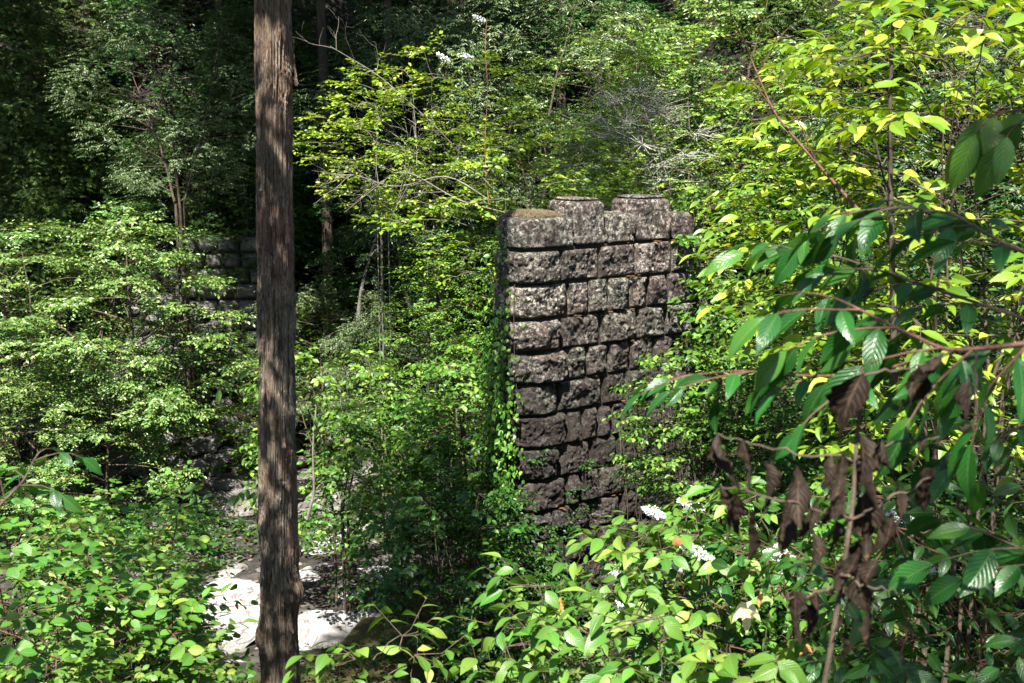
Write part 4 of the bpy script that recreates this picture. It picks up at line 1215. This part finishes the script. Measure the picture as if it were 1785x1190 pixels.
# ------------------------------------------------------------------ near branches on the right (in shade, close to the lens)
def near_branch(label, pts, leaf_n, leaf_size, seed, tm, mat='near', wood='redtwig', rad=(.0048, .002), hang=.22, down=False, twigs=6, tl=.22, face=.25, name='leafy_branch'):
    """pts: (px, py, distance) the branch runs through"""
    r = np.random.default_rng(seed)
    ctl = np.array([at(*p) for p in pts])
    # smooth the control path
    t = np.linspace(0, len(ctl) - 1, 6 * len(ctl)); i = np.clip(t.astype(int), 0, len(ctl) - 2); f = (t - i)[:, None]
    path = ctl[i] * (1 - f) + ctl[i + 1] * f
    for _ in range(3): path[1:-1] = (path[:-2] + path[1:-1] * 2 + path[2:]) / 4
    root = bpy.data.objects.new(name, None); COL.objects.link(root); root.location = path[0]
    path = path - path[0]
    tag(root, label, 'branch')
    W, LB, L = Buf(), Buf(), []
    tube(W, path, np.linspace(rad[0], rad[1], len(path)), 8)
    for k in range(twigs):
        tt = .12 + .88 * (k + r.uniform(0, .8)) / twigs
        p, d = sample(path, min(tt, .99))
        s = unit(np.cross(d, [0, 0, 1.0])) * (1 if k % 2 else -1)
        spray(L, W, r, p, d * .9 + s * .8 + np.array([0, 0, r.normal(-.05, .25)]), tl * r.uniform(.6, 1.2), tm, leaf_size, tl / leaf_n, flat=.45, hang=hang, side=.8, twr=.0032, twsides=6)
    spray(L, W, r, path[-1], path[-1] - path[-2], tl * .7, tm, leaf_size, tl / leaf_n, flat=.45, hang=hang, side=.8, twr=.003, twsides=6)
    P, D, N, S = (np.concatenate([l[i] for l in L]) for i in range(4))
    N = N * (1 - face) + np.array([-.1, -1, .5]) * face
    add_leaves(LB, tm, P, D, N, S)
    link('stem', W.mesh('branch_stem', M[wood], True), root); link('foliage', LB.mesh('branch_leaves', M[mat], True), root)
    return root
TL = T_near(.19, .30, .14, 10, 6, .42, 1.6, .01)
TLb = T_near(.22, .22, .12, 10, 6, .42, 1.6, .01)
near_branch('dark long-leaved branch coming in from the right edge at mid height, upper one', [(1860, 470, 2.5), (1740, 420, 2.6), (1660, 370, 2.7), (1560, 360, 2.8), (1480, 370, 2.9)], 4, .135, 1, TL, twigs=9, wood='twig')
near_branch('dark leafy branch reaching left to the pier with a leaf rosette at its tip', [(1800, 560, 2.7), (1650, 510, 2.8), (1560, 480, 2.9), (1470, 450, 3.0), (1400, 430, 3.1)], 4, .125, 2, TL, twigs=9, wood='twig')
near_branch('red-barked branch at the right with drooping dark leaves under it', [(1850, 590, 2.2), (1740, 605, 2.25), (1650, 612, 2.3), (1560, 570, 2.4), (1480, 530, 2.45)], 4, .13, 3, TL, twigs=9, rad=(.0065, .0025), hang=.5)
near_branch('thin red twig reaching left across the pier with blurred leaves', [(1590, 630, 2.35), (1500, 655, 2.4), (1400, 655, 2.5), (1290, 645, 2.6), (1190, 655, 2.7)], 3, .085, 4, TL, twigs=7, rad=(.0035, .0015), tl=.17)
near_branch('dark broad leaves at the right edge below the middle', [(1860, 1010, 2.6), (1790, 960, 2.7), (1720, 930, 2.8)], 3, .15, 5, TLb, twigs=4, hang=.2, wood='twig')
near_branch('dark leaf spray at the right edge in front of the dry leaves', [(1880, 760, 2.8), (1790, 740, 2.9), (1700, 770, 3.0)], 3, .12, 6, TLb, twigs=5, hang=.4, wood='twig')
near_branch('sunlit drooping leaves hanging at the right edge near the top', [(1860, 180, 2.6), (1800, 190, 2.65), (1740, 195, 2.7)], 3, .15, 7, TL, mat='nearlit', twigs=3, hang=.8, tl=.12, face=.85)  # paler leaf colour and turned blades stand in for direct sun
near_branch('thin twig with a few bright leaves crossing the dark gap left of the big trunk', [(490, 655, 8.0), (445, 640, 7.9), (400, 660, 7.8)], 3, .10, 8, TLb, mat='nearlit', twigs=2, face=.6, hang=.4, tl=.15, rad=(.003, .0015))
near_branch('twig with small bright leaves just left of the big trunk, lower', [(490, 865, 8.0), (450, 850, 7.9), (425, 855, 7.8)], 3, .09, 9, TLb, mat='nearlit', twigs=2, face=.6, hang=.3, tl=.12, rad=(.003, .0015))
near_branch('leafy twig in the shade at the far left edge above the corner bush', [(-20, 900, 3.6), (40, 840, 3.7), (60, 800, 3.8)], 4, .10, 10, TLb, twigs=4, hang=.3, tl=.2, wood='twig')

# ------------------------------------------------------------------ broken stem with hanging dry leaves
def curled(seed):
    r = np.random.default_rng(seed)
    na, nc = 14, 8; w = r.uniform(.28, .46); curl = r.uniform(1.2, 2.8); bend = r.uniform(-.5, .5); tw = r.uniform(-1.2, 1.2)
    v, uv = [], []
    for i in range(na + 1):
        t = i / na
        prof = math.sin(min(1, t / .35) * math.pi / 2) ** .8 if t < .35 else 1 - ((t - .35) / .65) ** 1.7
        prof = max(prof, .02)
        for j in range(nc + 1):
            s = j / nc * 2 - 1
            a = s * curl * (.6 + .4 * math.sin(t * 5 + seed))
            rr = w * prof / curl
            x = math.sin(a) * rr; z = (1 - math.cos(a)) * rr
            c_, s_ = math.cos(tw * t), math.sin(tw * t)
            x, z = x * c_ - z * s_, x * s_ + z * c_
            z += bend * t * t * .6 + (.016 + .02 * abs(s)) * math.sin(t * 31 + seed + abs(s) * 3) * prof
            x += .03 * s * math.sin(t * 47 + seed * 2) * prof
            x += .05 * math.sin(t * 4 + seed)
            v.append((x, t, z)); uv.append((s * .5 + .5, t))
    f = [(i * (nc + 1) + j, i * (nc + 1) + j + 1, (i + 1) * (nc + 1) + j + 1, (i + 1) * (nc + 1) + j) for i in range(na) for j in range(nc)]
    return (np.array(v), [np.array(f)], np.array(uv))

def dry_branch():
    root = bpy.data.objects.new('broken_stem', None); COL.objects.link(root)
    pth = [(1430, 1230, 2.1), (1452, 1110, 2.1), (1470, 990, 2.12), (1487, 880, 2.15), (1492, 780, 2.18), (1500, 700, 2.2), (1503, 640, 2.2)]
    P = np.array([at(*p) for p in pth]); o = P[0]; root.location = o
    tag(root, 'broken bare stem hung with curled dry brown leaves, right foreground', 'broken stem')
    W = Buf()
    t = np.linspace(0, 6, 40); i = np.clip(t.astype(int), 0, 5); f = (t - i)[:, None]
    path = P[i] * (1 - f) + P[i + 1] * f
    for _ in range(4): path[1:-1] = (path[:-2] + path[1:-1] * 2 + path[2:]) / 4
    tube(W, path - o, np.linspace(.0058, .0035, 40), 8)
    r = np.random.default_rng(6)
    sides = [((1490, 800, 2.18), (1380, 790, 2.15), (1300, 770, 2.2), (1250, 760, 2.25)), ((1490, 800, 2.18), (1560, 770, 2.15), (1640, 760, 2.2)),
             ((1488, 905, 2.14), (1400, 880, 2.1), (1300, 850, 2.1), (1240, 850, 2.1)), ((1488, 905, 2.14), (1540, 880, 2.1), (1620, 830, 2.1)), ((1460, 1020, 2.1), (1420, 1040, 2.1), (1370, 1040, 2.1)),
             ((1465, 1000, 2.1), (1510, 1020, 2.05), (1560, 1030, 2.05)), ((1503, 655, 2.2), (1590, 640, 2.2), (1690, 600, 2.2)), ((1700, 610, 2.2), (1700, 700, 2.2), (1695, 790, 2.2))]
    for sd in sides:
        q = np.array([at(*p) for p in sd]); t = np.linspace(0, len(q) - 1, 14); i = np.clip(t.astype(int), 0, len(q) - 2); f = (t - i)[:, None]
        q = q[i] * (1 - f) + q[i + 1] * f + r.normal(0, .0035, (14, 3))
        tube(W, q - o, np.linspace(.003, .0014, 14), 6)
    link('stem', W.mesh('dry_stem', M['twig'], True), root)
    # (px, py) of each leaf's stalk, length m, lean sideways
    LV = [(1505, 650, .16, -.28), (1255, 755, .13, .15), (1300, 765, .12, .1), (1345, 800, .11, -.2), (1385, 810, .13, .05), (1440, 780, .10, -.1), (1500, 755, .13, .05), (1540, 765, .10, .4),
          (1620, 765, .07, -.6), (1620, 815, .12, .05), (1565, 830, .09, 0), (1640, 610, .13, -.5), (1600, 640, .11, -.3), (1690, 660, .10, .15), (1695, 740, .06, -.7), (1260, 845, .12, .35), (1315, 890, .12, .15), (1365, 880, .11, 0),
          (1420, 870, .10, -.2), (1415, 925, .11, .05), (1455, 905, .09, .1), (1490, 800, .14, 0), (1515, 900, .11, .1), (1550, 890, .10, 0), (1500, 930, .13, .2), (1530, 975, .10, -.5), (1500, 1000, .12, .1),
          (1380, 1030, .12, .3), (1470, 790, .12, -.2), (1515, 800, .11, .2), (1470, 850, .10, -.4), (1505, 860, .12, .1), (1530, 920, .09, -.1), (1445, 840, .09, .3), (1480, 1040, .09, -.2), (1515, 1040, .10, .2), (1495, 950, .12, -.1), (1330, 800, .10, .3), (1285, 860, .10, -.2), (1400, 1050, .11, .4), (1425, 1030, .10, -.1), (1480, 960, .11, -.15), (1535, 870, .08, .5), (1600, 640, .09, .2), (1470, 1100, .08, .1)]
    for k, (px, py, ln, lean) in enumerate(LV):
        y = 2.12 + r.normal(0, .05)
        p = at(px, py, y) - o
        b = Buf(); a = r.uniform(0, 6.28)
        add_leaves(b, curled(k), [(0, 0, 0)], [(lean, r.normal(0, .15), -1)], [(math.cos(a), math.sin(a), 0)], np.array([ln * .92]))
        link('dry_leaf', b.mesh('dry_leaf', M['dry'], True), root, loc=p)
dry_branch()

# ------------------------------------------------------------------ white flower clusters and odd leaves
def flowers():
    r = np.random.default_rng(12)
    L = [(1140, 893, 5.4, .11, 'white flower spike in front of the pier foot'), (1215, 962, 5.0, .11, 'white flower spike beside the orange leaf'), (1090, 1068, 5.0, .09, 'small white flower cluster above the bottom centre bush'),
         (1358, 968, 4.6, .10, 'white flower cluster below the dry leaves'), (1555, 895, 4.8, .13, 'white flower cluster right of the dry stem, upper'), (1598, 985, 4.5, .11, 'white flower cluster right of the dry stem, lower'),
         (772, 100, 14.8, .13, 'white blossom at the top of the yellowish shrub, left of the red stem'), (812, 98, 14.8, .14, 'white blossom at the top of the yellowish shrub, next to the red stem'), (835, 32, 14.8, .11, 'white blossom at the top edge beside the red stem'),
         (1178, 985, 5.1, .07, 'small white flower tuft just left of the orange leaf'), (1205, 880, 6.5, .12, 'faint white flower tuft right of the pier foot'), (1075, 1000, 6.0, .1, 'white flower tuft at the foot of the pier')]
    for px, py, y, s, lb in L:
        p = at(px, py, y)
        root = bpy.data.objects.new('flower_cluster', None); COL.objects.link(root); root.location = p
        tag(root, lb, 'flower', 'white flower clusters')
        b = Buf(); n = 420
        ax = unit(np.array([r.uniform(.2, 1), r.uniform(-.3, .3), -.25]))
        t = r.uniform(-1, 1, n); rad = .32 * (1 - t * t * .7)
        pos = ax * t[:, None] * s * .7 + unit(r.normal(0, 1, (n, 3))) * (rad * r.uniform(.3, 1, n) * s)[:, None]
        add_leaves(b, T_hex(.4, -.05), pos, r.normal(0, 1, (n, 3)), r.normal(0, 1, (n, 3)) + [0, 0, .8], r.uniform(.006, .012, n) * (1 if y < 9 else 2.2))
        tag(link('petals', b.mesh('petals', M['flower']), root), kind='stuff')
        w = Buf(); tube(w, np.array([(0, 0, 0), (.02, .01, -s * .8), (.05, .03, -s * 2.2)]), [.0015, .002, .003], 5)
        link('stalk', w.mesh('stalk', M['redtwig']), root)
flowers()

def odd_leaf(name, label, px, py, y, size, mat, tm, d, n):
    b = Buf(); add_leaves(b, tm, [(0, 0, 0)], [d], [n], np.array([size]))
    e = bpy.data.objects.new(name, None); COL.objects.link(e); e.location = at(px, py, y)
    tag(e, label, 'leaf')
    link('blade', b.mesh('blade', M[mat], True), e)
    w = Buf(); dd = unit(np.array(d, float)); tube(w, np.array([(0, 0, 0), -dd * .03 + [0, 0, .01], -dd * .12 + [0, .02, -.06]]), [.0012, .0012, .0016], 5)
    link('stalk', w.mesh('leaf_stalk', M['redtwig']), e)
def T_lobed():
    rim = [(-.02, 0), (.14, -.03), (.28, .10), (.38, .30), (.48, .66), (.27, .50), (.15, .48), (.14, .74), (0, 1.05)]
    pts = rim + [(-x, y) for x, y in rim[-2:0:-1]]
    v = [(0, .25, .05)] + [(x, y, -.12 * (x * x + y * y)) for x, y in pts]
    n = len(pts)
    f = [(0, 1 + k, 1 + (k + 1) % n) for k in range(n)]
    return (np.array(v), [np.array(f)], np.array([(.5, .25)] + [(x + .5, y) for x, y in pts]))
odd_leaf('lobed_leaf', 'pale yellow three-lobed leaf hanging at the bottom right', 1300, 1050, 4.2, .12, 'paleyellow', T_lobed(), (.05, -.25, -1), (0, -1, .4))
odd_leaf('lobed_leaf', 'yellow-green lobed leaf at the bottom edge right of centre', 1378, 1130, 4.2, .12, 'yellow', T_lobed(), (-.05, -.2, -1), (0, -1, .5))
odd_leaf('lobed_leaf', 'small orange lobed leaf at the bottom right of the yellow-green one', 1398, 1122, 4.2, .08, 'orange', T_lobed(), (.3, -.2, -1), (.3, -1, .4))
odd_leaf('withered_leaf', 'round orange-brown leaf beside the white flower spike', 1180, 935, 4.9, .062, 'orange', T_near(.36, .35, .2, 10, 8, .45, 1.8, .02), (.05, -.1, -1), (0, -1, .3))
odd_leaf('withered_leaf', 'small red-brown leaf right above the pale lobed leaf', 1325, 1030, 4.3, .07, 'orange', curled(5), (.0, -.1, -1), (0, -1, .3))
odd_leaf('withered_leaf', 'drooping red-brown leaf on the bottom centre bush', 978, 1040, 4.3, .09, 'orange', curled(8), (.0, -.1, -1), (0, -1, .3))

# thin red stem and bare pale twigs behind the pier
def bare_stem(name, label, pts, rad, mat, seed, side=0, cat='stem'):
    r = np.random.default_rng(seed)
    q = np.array([at(*p) for p in pts]); n = 20
    t = np.linspace(0, len(q) - 1, n); i = np.clip(t.astype(int), 0, len(q) - 2); f = (t - i)[:, None]
    path = q[i] * (1 - f) + q[i + 1] * f; o = path[0].copy()
    for _ in range(2): path[1:-1] = (path[:-2] + path[1:-1] * 2 + path[2:]) / 4
    w = Buf(); path = path - o
    tube(w, path, np.linspace(rad, rad * .35, n), 6)
    for k in range(side):
        p, d = sample(path, r.uniform(.25, .98))
        s = curve(p, d + r.normal(0, .7, 3), r.uniform(.25, .7), 6, r, wig=.22)
        tube(w, s, np.linspace(rad * .4, rad * .12, 7), 4)
        for _ in range(3):
            p2, d2 = sample(s, r.uniform(.2, .9)); s2 = curve(p2, d2 + r.normal(0, .7, 3), r.uniform(.1, .3), 4, r, wig=.25)
            tube(w, s2, np.linspace(rad * .2, rad * .08, 5), 3)
    ob = link(name, w.mesh(name, M[mat], True), loc=o); tag(ob, label, cat)
M['orangestem'] = simple('orange_stem', [(.3, (.22, .09, .04)), (.7, (.42, .20, .10))], 20, rough=.5)
bare_stem('thin_stem', 'thin upright reddish stem above the pier, crossing the dark gap', [(852, 360, 14.2), (844, 250, 14.2), (851, 160, 14.2), (845, 80, 14.2), (849, 30, 14.2)], .007, 'orangestem', 1)
bare_stem('bare_branch', 'pale bare branch arching left from the pier top', [(870, 360, 14.0), (780, 300, 14.1), (690, 330, 14.2), (610, 300, 14.3), (575, 320, 14.3)], .011, 'palebark', 2, 12, 'branch')
bare_stem('bare_branch', 'pale bare branch slanting up left behind the yellowish shrub', [(860, 330, 14.6), (760, 220, 14.6), (660, 130, 14.7), (575, 80, 14.8)], .010, 'palebark', 3, 10, 'branch')
bare_stem('bare_branch', 'pale twiggy branch low at the left of the pier top', [(880, 370, 14.0), (800, 350, 14.0), (700, 290, 14.2), (600, 370, 14.2)], .010, 'palebark', 4, 12, 'branch')
bare_stem('bare_branch', 'grey dead branch leaning behind the right part of the pier', [(1150, 340, 14.4), (1110, 250, 14.5), (1060, 170, 14.6), (1030, 125, 14.7)], .015, 'palebark', 5, 16, 'branch')
bare_stem('bare_branch', 'second grey dead branch, further right behind the pier', [(1170, 330, 14.4), (1140, 240, 14.5), (1110, 150, 14.6)], .012, 'palebark', 6, 14, 'branch')
bare_stem('bare_branch', 'slanting brown stem running up through the big-leaved bushes', [(1500, 370, 6.2), (1420, 280, 6.3), (1350, 200, 6.4), (1300, 80, 6.5)], .012, 'redtwig', 7, 4, 'branch')
bare_stem('upright_stem', 'upright brown stem in the middle of the top right bush', [(1560, 700, 6.6), (1555, 450, 6.6), (1550, 200, 6.6), (1560, -40, 6.6)], .022, 'trunkbark', 8, 4)
bare_stem('forked_stem', 'pale forked sapling stem in the dark gully left', [(622, 575, 19), (630, 500, 19), (650, 430, 19.2), (672, 370, 19.4)], .04, 'palebark', 9, 3)
bare_stem('upright_stem', 'upright sapling stem in the dark gully right of the forked one', [(715, 540, 19), (700, 480, 19), (690, 400, 19.2), (688, 350, 19.4)], .035, 'trunkbark', 10, 2)
bare_stem('upright_stem', 'thin crooked stem just right of the big trunk above the river', [(535, 905, 12.6), (548, 860, 12.6), (545, 780, 12.6), (552, 700, 12.6)], .02, 'palebark', 11, 3)
